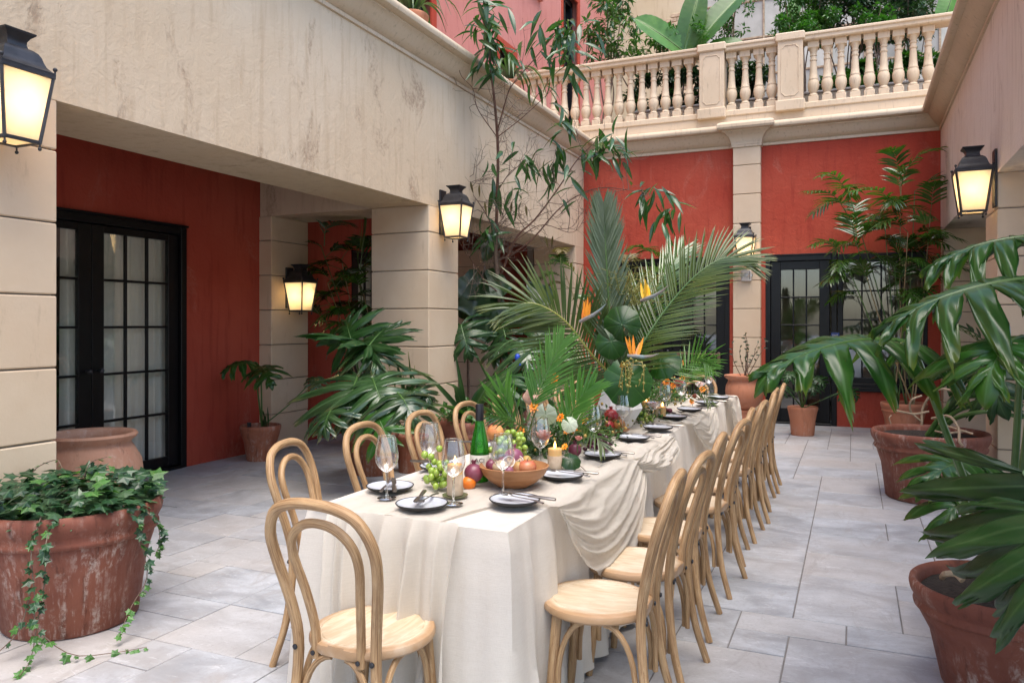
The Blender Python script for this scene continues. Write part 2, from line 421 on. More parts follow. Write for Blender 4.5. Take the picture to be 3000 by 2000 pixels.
# ------------------------------------------------------------------ mesh helpers
class MB:
    def __init__(s):
        s.v = []; s.f = []; s.uv = []; s.force = False
    def add(s, vs, fs, uvs=None):
        b = len(s.v)
        s.v.extend([tuple(p) for p in vs])
        s.f.extend([tuple(b + i for i in q) for q in fs])
        if uvs is not None:
            s.uv.extend(uvs)
        return s
    def box(s, a, b):
        x0, y0, z0 = a; x1, y1, z1 = b
        return s.add([(x0, y0, z0), (x1, y0, z0), (x1, y1, z0), (x0, y1, z0), (x0, y0, z1), (x1, y0, z1), (x1, y1, z1), (x0, y1, z1)],
              [(0, 3, 2, 1), (4, 5, 6, 7), (0, 1, 5, 4), (1, 2, 6, 5), (2, 3, 7, 6), (3, 0, 4, 7)])
    def cbox(s, a, b, c=.01):
        """box with chamfered edges"""
        lo = V(a); hi = V(b); vs = []; idx = {}
        for sx in (0, 1):
            for sy in (0, 1):
                for sz in (0, 1):
                    p = [hi[0] if sx else lo[0], hi[1] if sy else lo[1], hi[2] if sz else lo[2]]
                    inn = [p[0] + (-c if sx else c), p[1] + (-c if sy else c), p[2] + (-c if sz else c)]
                    for k in range(3):
                        q = list(inn); q[k] = p[k]
                        idx[(sx, sy, sz, k)] = len(vs); vs.append(tuple(q))
        fs = []
        for k in range(3):
            o1, o2 = (k + 1) % 3, (k + 2) % 3
            for sd in (0, 1):
                loop = []
                for a1, a2 in ((0, 0), (1, 0), (1, 1), (0, 1)):
                    sg = [0, 0, 0]; sg[k] = sd; sg[o1] = a1; sg[o2] = a2
                    loop.append(idx[(*sg, k)])
                fs.append(tuple(loop if sd else loop[::-1]))
            for a1 in (0, 1):
                for a2 in (0, 1):
                    sg0 = [0, 0, 0]; sg0[o1] = a1; sg0[o2] = a2
                    sg1 = list(sg0); sg1[k] = 1
                    q = (idx[(*sg0, o1)], idx[(*sg1, o1)], idx[(*sg1, o2)], idx[(*sg0, o2)])
                    fs.append(q if a1 == a2 else q[::-1])
        for sx in (0, 1):
            for sy in (0, 1):
                for sz in (0, 1):
                    q = tuple(idx[(sx, sy, sz, k)] for k in range(3))
                    fs.append(q if (sx + sy + sz) % 2 else q[::-1])
        return s.add(vs, fs)
    def tube(s, pts, rad, n=8, caps=True, flat=1.0, uv=False):
        pts = [V(p) for p in pts]
        run = [0.0]
        for a, b in zip(pts[:-1], pts[1:]): run.append(run[-1] + (b - a).length)
        if not hasattr(rad, '__len__'):
            rad = [rad] * len(pts)
        vs = []; fs = []; up = None
        for i, p in enumerate(pts):
            t = (pts[min(i + 1, len(pts) - 1)] - pts[max(i - 1, 0)])
            t = t.normalized() if t.length > 1e-9 else V((0, 0, 1))
            if up is None:
                up = V((0, 0, 1)) if abs(t.z) < .9 else V((1, 0, 0))
            sd = t.cross(up)
            sd = sd.normalized() if sd.length > 1e-6 else t.orthogonal().normalized()
            up = sd.cross(t).normalized()
            for k in range(n):
                a = 2 * math.pi * k / n
                vs.append(p + (sd * math.cos(a) + up * math.sin(a) * flat) * rad[i])
        for i in range(len(pts) - 1):
            for k in range(n):
                k2 = (k + 1) % n
                fs.append((i * n + k, i * n + k2, (i + 1) * n + k2, (i + 1) * n + k))
        if caps:
            fs.append(tuple(range(n))[::-1])
            fs.append(tuple((len(pts) - 1) * n + k for k in range(n)))
        if uv:
            s.force = True
            return s.add(vs, fs, [(1 - abs(1 - 2 * k / n), run[i]) for i in range(len(pts)) for k in range(n)])
        return s.add(vs, fs)
    def lathe(s, prof, n=24, c=(0, 0, 0), rot=0, wob=0, seed=0):
        vs = []; fs = []
        for i, (r, z) in enumerate(prof):
            for k in range(n):
                a = rot + 2 * math.pi * k / n
                rr = r * (1 + (wob * noise.noise(V((math.cos(a) * 2, math.sin(a) * 2, z * 3 + seed))) if wob else 0))
                vs.append((c[0] + rr * math.cos(a), c[1] + rr * math.sin(a), c[2] + z))
        for i in range(len(prof) - 1):
            for k in range(n):
                k2 = (k + 1) % n
                fs.append((i * n + k, i * n + k2, (i + 1) * n + k2, (i + 1) * n + k))
        if prof[0][0] > 1e-6:
            fs.append(tuple(range(n))[::-1])
        if prof[-1][0] > 1e-6:
            fs.append(tuple((len(prof) - 1) * n + k for k in range(n)))
        return s.add(vs, fs)
    def shell(s, prof, n=24, c=(0, 0, 0)):
        """open lathe, no caps"""
        b = len(s.v)
        s.lathe(prof, n, c)
        s.f = [q for q in s.f if not (len(q) == n and n > 4 and min(q) >= b)]
        return s
    def ball(s, c, r, n=8, m=6, sq=(1, 1, 1)):
        vs = [(c[0], c[1], c[2] - r * sq[2])]
        for i in range(1, m):
            ph = math.pi * i / m
            for k in range(n):
                a = 2 * math.pi * k / n
                vs.append((c[0] + r * sq[0] * math.sin(ph) * math.cos(a), c[1] + r * sq[1] * math.sin(ph) * math.sin(a), c[2] - r * sq[2] * math.cos(ph)))
        vs.append((c[0], c[1], c[2] + r * sq[2]))
        fs = []
        for k in range(n):
            k2 = (k + 1) % n
            fs.append((0, 1 + k2, 1 + k))
            for i in range(m - 2):
                fs.append((1 + i * n + k, 1 + i * n + k2, 1 + (i + 1) * n + k2, 1 + (i + 1) * n + k))
            fs.append((1 + (m - 2) * n + k, 1 + (m - 2) * n + k2, len(vs) - 1))
        return s.add(vs, fs)
    def grid(s, fn, nu, nv, uv=False):
        vs = [fn(i / nu, j / nv) for i in range(nu + 1) for j in range(nv + 1)]
        fs = [(i * (nv + 1) + j, (i + 1) * (nv + 1) + j, (i + 1) * (nv + 1) + j + 1, i * (nv + 1) + j + 1) for i in range(nu) for j in range(nv)]
        return s.add(vs, fs, [(i / nu, j / nv) for i in range(nu + 1) for j in range(nv + 1)] if uv else None)
    def prism(s, poly, axis, a, b):
        """polygon (2D) swept along axis 0/1/2 from a to b"""
        def mk(p, t):
            q = [0, 0, 0]; o = [k for k in range(3) if k != axis]
            q[axis] = t; q[o[0]] = p[0]; q[o[1]] = p[1]
            return tuple(q)
        n = len(poly)
        vs = [mk(p, a) for p in poly] + [mk(p, b) for p in poly]
        fs = [(i, (i + 1) % n, n + (i + 1) % n, n + i) for i in range(n)]
        fs += [tuple(range(n))[::-1], tuple(range(n, 2 * n))]
        return s.add(vs, fs)
    def xform(s, M):
        s.v = [tuple(M @ V(p)) for p in s.v]
        return s
    def mesh(s, name, mat, smooth=40, fix=True):
        me = bpy.data.meshes.new(name)
        me.from_pydata(s.v, [], s.f)
        if s.uv and len(s.uv) == len(s.v):
            lay = me.uv_layers.new(name='UVMap')
            li = np.empty(len(me.loops), dtype=np.int32)
            me.loops.foreach_get('vertex_index', li)
            lay.data.foreach_set('uv', np.array(s.uv, dtype=np.float32)[li].ravel())
        if fix and (s.force or not s.uv):
            bm = bmesh.new(); bm.from_mesh(me)
            bmesh.ops.recalc_face_normals(bm, faces=bm.faces)
            bm.to_mesh(me); bm.free()
        if smooth:
            me.polygons.foreach_set('use_smooth', [True] * len(me.polygons))
            if smooth < 180:
                me.set_sharp_from_angle(angle=R(smooth))
        for m in (mat if isinstance(mat, (list, tuple)) else [mat]):
            me.materials.append(MATS[m])
        return me

def obj(name, data, parent=None, loc=None, rot=None, scale=None, mw=None):
    o = bpy.data.objects.new(name, data)
    COL.objects.link(o)
    if parent is not None:
        o.parent = parent
    if mw is not None:
        o.matrix_basis = mw
    else:
        if loc is not None: o.location = loc
        if rot is not None: o.rotation_euler = rot
        if scale is not None: o.scale = scale if hasattr(scale, '__len__') else (scale,) * 3
    return o

def part(name, mb, mat, parent, smooth=40, local=False, **k):
    """mesh part; geometry given in world coordinates unless local"""
    me = mb.mesh(name, mat, smooth)
    o = obj(name, me, parent, **k)
    if not local and parent is not None:
        M = Matrix.Identity(4); p = parent
        while p is not None:
            M = p.matrix_parent_inverse @ p.matrix_basis @ M; p = p.parent
        o.matrix_parent_inverse = M.inverted()
    return o

def tag(o, label, cat, group=None, kind=None):
    if label: o['label'] = label
    if cat: o['category'] = cat
    if group: o['group'] = group
    if kind: o['kind'] = kind
    return o

def thing(name, label, cat, loc=(0, 0, 0), rotz=0, group=None):
    o = obj(name, None, loc=loc, rot=(0, 0, rotz))
    o.empty_display_size = .1
    return tag(o, label, cat, group)

def one(name, mb, mat, label, cat, group=None, smooth=40, loc=None, rotz=0, kind=None):
    o = obj(name, mb.mesh(name, mat, smooth), loc=loc, rot=(0, 0, rotz))
    return tag(o, label, cat, group, kind)

def dup(root, label, loc, rotz=0, rot=None, scale=None):
    r = root.copy(); COL.objects.link(r)
    r.location = loc
    r.rotation_euler = rot or (0, 0, rotz)
    if scale: r.scale = (scale,) * 3
    r['label'] = label
    for ch in list(root.children):
        c = ch.copy(); COL.objects.link(c); c.parent = r
        for g in ch.children:
            d = g.copy(); COL.objects.link(d); d.parent = c
    return r

def spline(pts, n):
    """Catmull-Rom through pts"""
    P = [V(p) for p in pts]
    P = [P[0] * 2 - P[1]] + P + [P[-1] * 2 - P[-2]]
    out = []
    segs = len(P) - 3
    for i in range(n + 1):
        t = i / n * segs
        k = min(int(t), segs - 1); t -= k
        a, b, c, d = P[k:k + 4]
        out.append(.5 * ((2 * b) + (c - a) * t + (2 * a - 5 * b + 4 * c - d) * t * t + (3 * b - a - 3 * c + d) * t ** 3))
    return out

def frame(origin, fwd, up):
    """matrix whose local +Y is fwd, +Z near up"""
    y = V(fwd).normalized()
    x = y.cross(V(up)).normalized()
    z = x.cross(y)
    return Matrix(((x.x, y.x, z.x, origin[0]), (x.y, y.y, z.y, origin[1]), (x.z, y.z, z.z, origin[2]), (0, 0, 0, 1)))

# ------------------------------------------------------------------ the courtyard floor, slab by slab
XL, XLI, XRED, XPIER = -4.005, -4.71, -6.235, -6.06
XR, XRI, XRW = 1.085, 1.79, 3.3
YF, YN = 11.97, -4.0
ZB, ZC = 2.685, 4.085
ZT = 4.40
CAMP = V((0, 0, 1.46)); FWD = V((-math.sin(R(23.775)), math.cos(R(23.775)), 0)); RGT = V((math.cos(R(23.775)), math.sin(R(23.775)), 0))

floor = one('floor', MB().box((-6.4, YN - .1, -.12), (XRW + .2, 12.75, -.005)), 'mortar', None, None, smooth=0, kind='structure')
rng = random.Random(5)
m_ = .245
nx, ny = int((XRW + 6.4) / m_), int((12.75 - YN) / m_)
used = np.zeros((nx, ny), bool)
slabs = []
for j in range(ny):
    for i in range(nx):
        if used[i, j]: continue
        opts = [(2, 2)] * 4 + [(3, 2)] * 5 + [(2, 3)] * 3 + [(2, 1)] * 4 + [(1, 1)] * 1 + [(1, 2)] * 2
        rng.shuffle(opts)
        for w, h in opts + [(1, 1)]:
            if i + w <= nx and j + h <= ny and not used[i:i + w, j:j + h].any():
                used[i:i + w, j:j + h] = True
                slabs.append((i, j, w, h)); break
def slab_score(s):
    x = -6.4 + (s[0] + s[2] / 2) * m_; y = YN + (s[1] + s[3] / 2) * m_
    p = V((x, y, -1.46)); d = p.dot(FWD)
    if d < .4: return 0
    u = p.dot(RGT) / d; v = p.z / d
    if abs(u) > .70 or v < -.52: return 0
    if -1.75 < x < -1.2 and 2.6 < y < 7.3: return 0
    if x > XRI - .2: return 0
    return s[2] * s[3] / d ** 3
slabs.sort(key=slab_score, reverse=True)
smesh = {}
rest = MB()
for k, (i, j, w, h) in enumerate(slabs):
    x, y = -6.4 + i * m_, YN + j * m_
    g = .0036
    dz = rng.uniform(-.0015, .0015)
    if k < 290:
        if (w, h) not in smesh:
            smesh[(w, h)] = MB().cbox((g, g, -.03), (w * m_ - g, h * m_ - g, 0), .0022).mesh('paving_slab', 'limestone_paving', 0)
        obj('paving_slab', smesh[(w, h)], floor, loc=(x, y, dz))
    else:
        rest.cbox((x + g, y + g, -.03), (x + w * m_ - g, y + h * m_ - g, dz), .0035)
o = part('paving', rest, 'limestone_paving', floor, 0)
o['kind'] = 'stuff'

# ------------------------------------------------------------------ pillars built of cast-stone courses
JOINTS = [.0, .0265, .424, .821, 1.219, 1.616, 2.013, 2.41, ZB]
def pillar(parent, x0, x1, y0, y1, z0=0, z1=ZB, joints=JOINTS, g=.004, name='pillar', mat='cast_stone'):
    e = obj(name, None, parent)
    e.empty_display_size = .1
    core = MB().box((x0 + .02, y0 + .02, z0), (x1 - .02, y1 - .02, z1))
    part('joint_core', core, 'mortar', e, 0)
    js = [j for j in joints if z0 <= j <= z1]
    if js[0] == 0 and len(js) > 1 and js[1] < .1: js = [0] + js[2:]
    for a, b in zip(js[:-1], js[1:]):
        part('stone_block', MB().cbox((x0, y0, a + g), (x1, y1, b - (g if b < z1 else 0)), .007), mat, e, 0)
    return e

def wall_sheet(parent, name, boxes, mat):
    mb = MB()
    for a, b in boxes: mb.box(a, b)
    return part(name, mb, mat, parent, 0)

CORN = [(0, ZC), (0, ZC - .004), (.022, ZC), (.022, ZC + .03), (.012, ZC + .034), (.012, ZC + .042), (.05, ZC + .06), (.085, ZC + .095), (.125, ZC + .15), (.155, ZC + .185), (.165, ZC + .19), (.165, ZC + .205), (.205, ZC + .21), (.228, ZC + .225), (.238, ZC + .25), (.236, ZC + .275), (.222, ZC + .298), (.20, ZC + .308), (.16, ZC + .312), (.0, ZC + .316), (-.40, ZC + .316), (-.40, ZC)]

# left arcade wall
lw = thing('arcade_wall', 'cream plastered arcade wall with moulded cornice and square stone pillars beside ivy pot', 'wall', (XL, 4, 0))
wall_sheet(lw, 'wall', [((XLI, YN, ZB), (XL, 12.6, ZC + .3))], 'cream_stucco')
part('cornice', MB().prism([(XL + p, z) for p, z in CORN], 1, YN, YF - .0), 'painted_trim', lw, 30)
for y0, y1 in ((2.22, 2.89), (6.965, 7.615), (11.56, YF)):
    pillar(lw, XLI, XL, y0, y1)
part('ceiling', MB().box((XRED, YN, 3.45), (XLI + .01, 12.6, 3.6)), 'shade_ceiling', lw, 0)
for y0, y1 in ((2.22, 2.89), (6.965, 7.615)):
    part('cross_beam', MB().box((XRED + .01, y0 + .003, ZB + .002), (XLI + .005, y1 - .003, 3.46)), 'cream_stucco', lw, 0)

# inner red wall of the arcade with its piers and french doors
rw = thing('red_wall', 'deep red plaster wall under the arcade with black french doors', 'wall', (XRED, 6, 0))
D1 = (3.80, 5.90); D2 = (8.75, 10.5); DH = 2.435
wall_sheet(rw, 'wall', [((XRED - .2, YN, 0), (XRED, D1[0], 3.5)), ((XRED - .2, D1[0], DH), (XRED, D1[1], 3.5)), ((XRED - .2, D1[1], 0), (XRED, D2[0], 3.5)),
    ((XRED - .2, D2[0], DH), (XRED, D2[1], 3.5)), ((XRED - .2, D2[1], 0), (XRED, 12.6, 3.5)), ((XRED - .2, 12.6, 0), (XL, 12.8, 3.5))], 'red_stucco')
pillar(rw, XRED - .1, XPIER, 6.965, 7.615, name='pier')
pillar(rw, XRED - .1, XPIER, 2.22, 2.89, name='pier')
pillar(rw, XRED - .1, -5.55, 11.5, 12.1, name='pier')

def french_door(parent, M, w, h, cols, rows, stile=.115, rail_b=.19, rail_t=.12, mun=.022, depth=.05, hinge_side=1, sill=True, knob=True):
    """one leaf; local x across, y out of the wall, z up; origin at hinge-less lower corner"""
    e = obj('door_leaf', None, parent, mw=M)
    e.empty_display_size = .1
    f = MB()
    f.cbox((0, -depth, 0), (stile, 0, h), .004); f.cbox((w - stile, -depth, 0), (w, 0, h), .004)
    f.cbox((stile - .002, -depth + .002, 0), (w - stile + .002, -.002, rail_b), .004)
    f.cbox((stile - .002, -depth + .002, h - rail_t), (w - stile + .002, -.002, h), .004)
    part('frame', f, 'black_paint', e, 0, local=True)
    gw, gh = (w - 2 * stile) / cols, (h - rail_b - rail_t) / rows
    for i in range(1, cols):
        part('glazing_bar', MB().cbox((stile + i * gw - mun / 2, -.04, rail_b), (stile + i * gw + mun / 2, -.004, h - rail_t), .005), 'black_paint', e, 0, local=True)
    for j in range(1, rows):
        part('glazing_bar', MB().cbox((stile, -.038, rail_b + j * gh - mun / 2), (w - stile, .004, rail_b + j * gh + mun / 2), .006), 'black_paint', e, 0, local=True)
    for i in range(cols):
        for j in range(rows):
            part('pane', MB().box((stile + i * gw + .004, -.026, rail_b + j * gh + .004), (stile + (i + 1) * gw - .004, -.022, rail_b + (j + 1) * gh - .004)), 'window_glass', e, 0, local=True)
    hx = w + .012 if hinge_side > 0 else -.012
    for z in (.32, h * .52, h - .2):
        part('hinge', MB().tube([(hx, .012, z - .055), (hx, .012, z + .055)], .009, 8), 'steel', e, local=True)
    if knob:
        kx = .055 if hinge_side > 0 else w - .055
        part('door_knob', MB().tube([(kx, 0, 1.0), (kx, .045, 1.0)], .011, 8).ball((kx, .055, 1.0), .024), 'black_iron', e, local=True)
    return e

def door_case(parent, a, b, axis, plane, out, h):
    """black painted casing round an opening from a to b along axis (0 or 1)"""
    c = MB()
    def bx(s0, s1, z0, z1, d0, d1):
        lo = [0, 0, z0]; hi = [0, 0, z1]
        lo[axis], hi[axis] = s0, s1
        lo[1 - axis], hi[1 - axis] = min(plane + out * d0, plane + out * d1), max(plane + out * d0, plane + out * d1)
        c.cbox(lo, hi, .004)
    bx(a, a + .07, 0, h, -.14, .012); bx(b - .07, b, 0, h, -.14, .012)
    bx(a + .07, b - .07, h - .075, h - .001, -.14, .010)
    bx(a + .07, b - .07, 0, .03, -.16, .03)
    part('door_casing', c, 'black_paint', parent, 0)
    drip = MB()
    lo = [0, 0, h]; hi = [0, 0, h + .022]
    lo[axis], hi[axis] = a - .01, b + .01
    lo[1 - axis], hi[1 - axis] = min(plane, plane + out * .03), max(plane, plane + out * .03)
    part('drip_rail', drip.cbox(lo, hi, .003), 'black_paint', parent, 0)

door_case(rw, D1[0], D1[1], 1, XRED, 1, DH)
Mx = Matrix(((0, 1, 0, XRED - .03), (1, 0, 0, 0), (0, 0, 1, .035), (0, 0, 0, 1)))   # local x -> world y, local y -> world x
def left_leaf(y, w, hs, rows=5):
    M = rw.matrix_basis.inverted() @ (Matrix.Translation((0, y, 0)) @ Mx)
    return french_door(rw, M, w, DH - .115, 3, rows, hinge_side=hs, stile=.125, rail_b=.10, rail_t=.065)
left_leaf(4.853, .975, 1); left_leaf(3.873, .975, -1)
door_case(rw, D2[0], D2[1], 1, XRED, 1, DH)
left_leaf(D2[0] + .075, .795, -1); left_leaf(D2[0] + .88, .795, 1)

def curtain(name, a, b, plane, axis, z0, z1, label, seed, amp=.035, gather=1.0):
    rg = random.Random(seed)
    ph = [rg.uniform(0, 6.28) for _ in range(6)]
    L = b - a
    def fn(s, t):
        q = s + .02 * math.sin(3 * t + ph[0]) * math.sin(math.pi * s)
        k = 2 * math.pi * L / .115
        w = math.sin(k * q + 1.2 * math.sin(k * .23 * q + ph[1])) + .45 * math.sin(k * 1.83 * q + ph[2])
        d = amp * w * (.55 + .45 * (1 - t)) + .02 * math.sin(5 * q + ph[3])
        c = a + L * q
        z = z0 + (z1 - z0) * t
        p = [0, 0, z]; p[axis] = c; p[1 - axis] = plane + d
        return tuple(p)
    return one(name, MB().grid(fn, int(L / .012), 14), 'curtain_cloth', label, 'curtain', smooth=180)
curtain('curtain', 4.62, 5.84, XRED - .125, 1, .05, 2.40, 'off-white gathered curtain behind the french door nearest the ivy pot, hinged leaf', 1)
curtain('curtain', 3.55, 4.55, XRED - .125, 1, .05, 2.40, 'off-white gathered curtain behind the french door leaf half hidden by the near pillar', 2)
curtain('curtain', 8.8, 10.45, XRED - .125, 1, .05, 2.40, 'pale curtain behind the passage window screened by bamboo palms', 3)
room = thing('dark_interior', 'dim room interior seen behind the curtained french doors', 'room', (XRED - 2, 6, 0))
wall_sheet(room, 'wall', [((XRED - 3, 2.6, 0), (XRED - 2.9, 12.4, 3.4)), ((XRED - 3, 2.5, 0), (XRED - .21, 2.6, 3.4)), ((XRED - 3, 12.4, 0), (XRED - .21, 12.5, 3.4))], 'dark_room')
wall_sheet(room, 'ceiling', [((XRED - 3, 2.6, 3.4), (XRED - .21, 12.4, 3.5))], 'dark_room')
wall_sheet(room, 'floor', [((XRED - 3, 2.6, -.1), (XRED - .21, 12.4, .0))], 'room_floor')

# far wall
fw = thing('rear_wall', 'red rear courtyard wall with central stone pilaster and black glazed doors', 'wall', (-1.4, YF, 0))
FD1 = (-3.45, -1.70); FD2 = (-1.185, -.235); FW = (-.235, .93); FH = 2.45; SILL = .62
wall_sheet(fw, 'wall', [((XL - .05, YF, 0), (FD1[0], YF + .25, ZC)), ((FD1[0], YF, FH), (FD1[1], YF + .25, ZC)), ((FD1[1], YF, 0), (FD2[0], YF + .25, ZC)),
    ((FD2[0], YF, FH), (FW[1], YF + .25, ZC)), ((FW[0], YF, 0), (FW[1], YF + .25, SILL - .12)), ((FW[1], YF, 0), (XR + .5, YF + .25, ZC))], 'red_stucco')
part('cornice', MB().prism([(YF - p, z) for p, z in CORN], 0, XL, XR), 'painted_trim', fw, 30)
wall_sheet(fw, 'parapet_band', [((XL - 1.6, YF - .02, ZC + .30), (XR + .6, YF + .35, 4.56))], 'painted_trim')
PX0, PX1 = -1.635, -1.245
pillar(fw, PX0, PX1, YF - .125, YF + .05, 0, ZC - .003, [0, .4, .826, 1.254, 1.68, 2.095, 2.515, 2.939, 3.371, 3.798, ZC - .003], name='pilaster')
cap = MB()
for z0, z1, e0, e1 in ((ZC - .02, ZC + .012, .012, .02), (ZC + .012, ZC + .05, .02, .024)):
    cap.cbox((PX0 - e1, YF - .125 - e1, z0), (PX1 + e1, YF + .02, z1), .004)
prof = [(.026, ZC + .05), (.03, ZC + .075), (.05, ZC + .12), (.09, ZC + .17), (.135, ZC + .20), (.14, ZC + .215), (.19, ZC + .222), (.208, ZC + .25), (.208, ZC + .29), (.19, ZC + .318), (.15, ZC + .335)]
vs, fs = [], []
for e, z in prof:
    vs += [(PX0 - e, YF + .02, z), (PX0 - e, YF - .125 - e, z), (PX1 + e, YF - .125 - e, z), (PX1 + e, YF + .02, z)]
for i in range(len(prof) - 1):
    for k in range(3):
        fs.append((i * 4 + k, i * 4 + k + 1, i * 4 + k + 5, i * 4 + k + 4))
fs.append(tuple(len(vs) - 4 + k for k in range(4)))
cap.add(vs, fs)
part('capital', cap, 'painted_trim', fw, 30)
door_case(fw, FD1[0], FD1[1], 0, YF, -1, FH)
door_case(fw, FD2[0], FD2[1] + .02, 0, YF, -1, FH)
My = Matrix(((1, 0, 0, 0), (0, -1, 0, YF + .03), (0, 0, 1, .035), (0, 0, 0, 1)))
def far_leaf(x, w, cols, hs, **k):
    M = fw.matrix_basis.inverted() @ (Matrix.Translation((x, 0, 0)) @ My)
    return french_door(fw, M, w, FH - .115, cols, 5, hinge_side=hs, stile=.135, **k)
far_leaf(-3.375, .80, 3, -1); far_leaf(-2.57, .80, 3, 1, knob=False); far_leaf(-1.112, .80, 3, -1)
bar = MB()
for z in (1.0, .89):
    bar.tube([(-2.46, YF - .07, z), (-1.85, YF - .07, z)], .012, 8)
for x in (-2.46, -1.85):
    bar.cbox((x - .02, YF - .085, .86), (x + .02, YF - .03, 1.03), .004)
part('push_bar', bar, 'rusty_bar', fw)
win = obj('window', None, fw, mw=fw.matrix_basis.inverted())
w0, w1 = FW
c = MB()
c.cbox((w0 + .03, YF - .01, SILL), (w0 + .10, YF + .12, FH), .004); c.cbox((w1 - .08, YF - .01, SILL), (w1, YF + .12, FH), .004)
c.cbox((w0 + .10, YF - .008, FH - .12), (w1 - .08, YF + .12, FH - .001), .004); c.cbox((w0 + .10, YF - .008, SILL), (w1 - .08, YF + .12, SILL + .08), .004)
part('frame', c, 'black_paint', win, 0)
part('sill', MB().cbox((w0 + .02, YF - .06, SILL - .115), (w1 + .02, YF + .10, SILL - .055), .006).cbox((w0 + .03, YF - .03, SILL - .056), (w1 + .01, YF + .1, SILL - .002), .006), 'black_paint', win, 0)
gx0, gx1, gz0, gz1 = w0 + .10, w1 - .08, SILL + .08, FH - .12
for i in range(1, 4):
    x = gx0 + (gx1 - gx0) * i / 4
    part('glazing_bar', MB().cbox((x - .011, YF + .02, gz0), (x + .011, YF + .06, gz1), .004), 'black_paint', win, 0)
for j in range(1, 4):
    z = gz0 + (gz1 - gz0) * j / 4
    part('glazing_bar', MB().cbox((gx0, YF + .016, z - .011), (gx1, YF + .058, z + .011), .004), 'black_paint', win, 0)
for i in range(4):
    for j in range(4):
        part('pane', MB().box((gx0 + (gx1 - gx0) * i / 4 + .003, YF + .04, gz0 + (gz1 - gz0) * j / 4 + .003), (gx0 + (gx1 - gx0) * (i + 1) / 4 - .003, YF + .044, gz0 + (gz1 - gz0) * (j + 1) / 4 - .003)), 'window_glass', win, 0)
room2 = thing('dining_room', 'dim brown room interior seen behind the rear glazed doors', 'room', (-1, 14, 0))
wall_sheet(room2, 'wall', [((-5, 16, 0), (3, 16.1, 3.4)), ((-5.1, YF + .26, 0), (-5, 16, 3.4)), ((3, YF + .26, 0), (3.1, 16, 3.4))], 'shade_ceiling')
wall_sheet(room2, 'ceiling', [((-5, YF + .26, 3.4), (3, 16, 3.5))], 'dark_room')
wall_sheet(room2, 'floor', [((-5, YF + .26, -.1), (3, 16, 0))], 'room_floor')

# right arcade wall
rr = thing('arcade_wall', 'pale streaked arcade wall and pillar behind the large philodendron leaves', 'wall', (XR, 6, 0))
wall_sheet(rr, 'wall', [((XR, YN, ZB + .02), (XRI, 12.6, ZC + .3))], 'pale_stucco')
part('cornice', MB().prism([(XR - p, z) for p, z in CORN], 1, YN, YF - .0), 'painted_trim', rr, 30)
JR = [0, .424, .821, 1.219, 1.616, 2.013, 2.41, ZB + .02]
for y0, y1 in ((2.3, 2.95), (7.46, 8.06), (11.62, YF)):
    pillar(rr, XR, XRI, y0, y1, 0, ZB + .02, JR)
part('ceiling', MB().box((XRI - .01, YN, 3.45), (XRW, 12.6, 3.6)), 'shade_ceiling', rr, 0)
rrw = thing('passage_wall', 'shaded cream wall of the passage behind the pot with bare roots', 'wall', (XRW, 6, 0))
wall_sheet(rrw, 'wall', [((XRW, 8.0, 0), (XRW + .2, 12.6, 3.5)), ((XRI - .6, 12.6, 0), (XRW + .2, 12.8, 3.5))], 'pale_stucco')
# added unseen ground; near end and right-hand passage left open for sky light
one('ground', MB().box((-60, -80, -.3), (60, YN - .1, -.03)).box((XRW + .2, YN - .1, -.3), (60, 12.6, -.03)), 'limestone_paving', None, None, smooth=0, kind='structure')

# ------------------------------------------------------------------ balustrade and roof terrace
bal = thing('balustrade', 'cream stone balustrade with turned balusters above the rear wall', 'balustrade', (-1.4, YF, 4.56))
BY = YF - .02
def rail(name, z0, z1, d0, d1):
    return part(name, MB().cbox((XL - 1.5, BY + d0, z0), (XR + .5, BY + d1, z1), .014), 'painted_trim', bal, 0)
rail('bottom_rail', 4.562, 4.655, -.02, .26)
part('top_rail', MB().prism([(BY - .01, 5.545), (BY - .025, 5.56), (BY - .025, 5.60), (BY - .045, 5.615), (BY - .045, 5.64), (BY - .02, 5.655), (BY + .27, 5.655), (BY + .29, 5.64), (BY + .29, 5.615), (BY + .25, 5.545)], 0, XL - 1.5, XR + .5), 'painted_trim', bal, 0)
peds = ((-2.14, -1.775), (-1.013, -.667))
for a, b in peds:
    e = obj('pedestal', None, bal, mw=bal.matrix_basis.inverted())
    part('shaft', MB().cbox((a, BY - .06, 4.66), (b, BY + .29, 5.57), .008), 'painted_trim', e, 0)
    part('plinth', MB().cbox((a - .03, BY - .09, 4.545), (b + .03, BY + .30, 4.70), .012), 'painted_trim', e, 0)
    part('cap_stone', MB().cbox((a - .03, BY - .09, 5.555), (b + .03, BY + .32, 5.675), .016), 'painted_trim', e, 0)
    pa, pb, q0, q1, n_ = a + .055, b - .055, 4.76, 5.49, .045
    loop = [(pa + n_, q0), (pb - n_, q0), (pb - n_ * .6, q0 + n_ * .6), (pb, q0 + n_), (pb, q1 - n_), (pb - n_ * .6, q1 - n_ * .6), (pb - n_, q1), (pa + n_, q1), (pa + n_ * .6, q1 - n_ * .6), (pa, q1 - n_), (pa, q0 + n_), (pa + n_ * .6, q0 + n_ * .6)]
    path = [(x, BY - .061, z) for x, z in loop]
    part('panel_moulding', MB().tube(path + path[:1], .0075, 6, False), 'painted_trim', e)
bp = [(.045, .095), (.062, .10), (.068, .115), (.060, .135), (.045, .145), (.056, .165), (.072, .20), (.083, .235), (.086, .275), (.080, .315), (.068, .335), (.072, .345), (.072, .36), (.064, .368), (.056, .45), (.046, .60), (.044, .615), (.053, .622), (.053, .642), (.045, .65), (.042, .685), (.051, .692), (.051, .708), (.043, .716), (.048, .74), (.062, .775), (.074, .795), (.076, .80)]
bm_ = MB().lathe([(r * .93, z) for r, z in bp], 18)
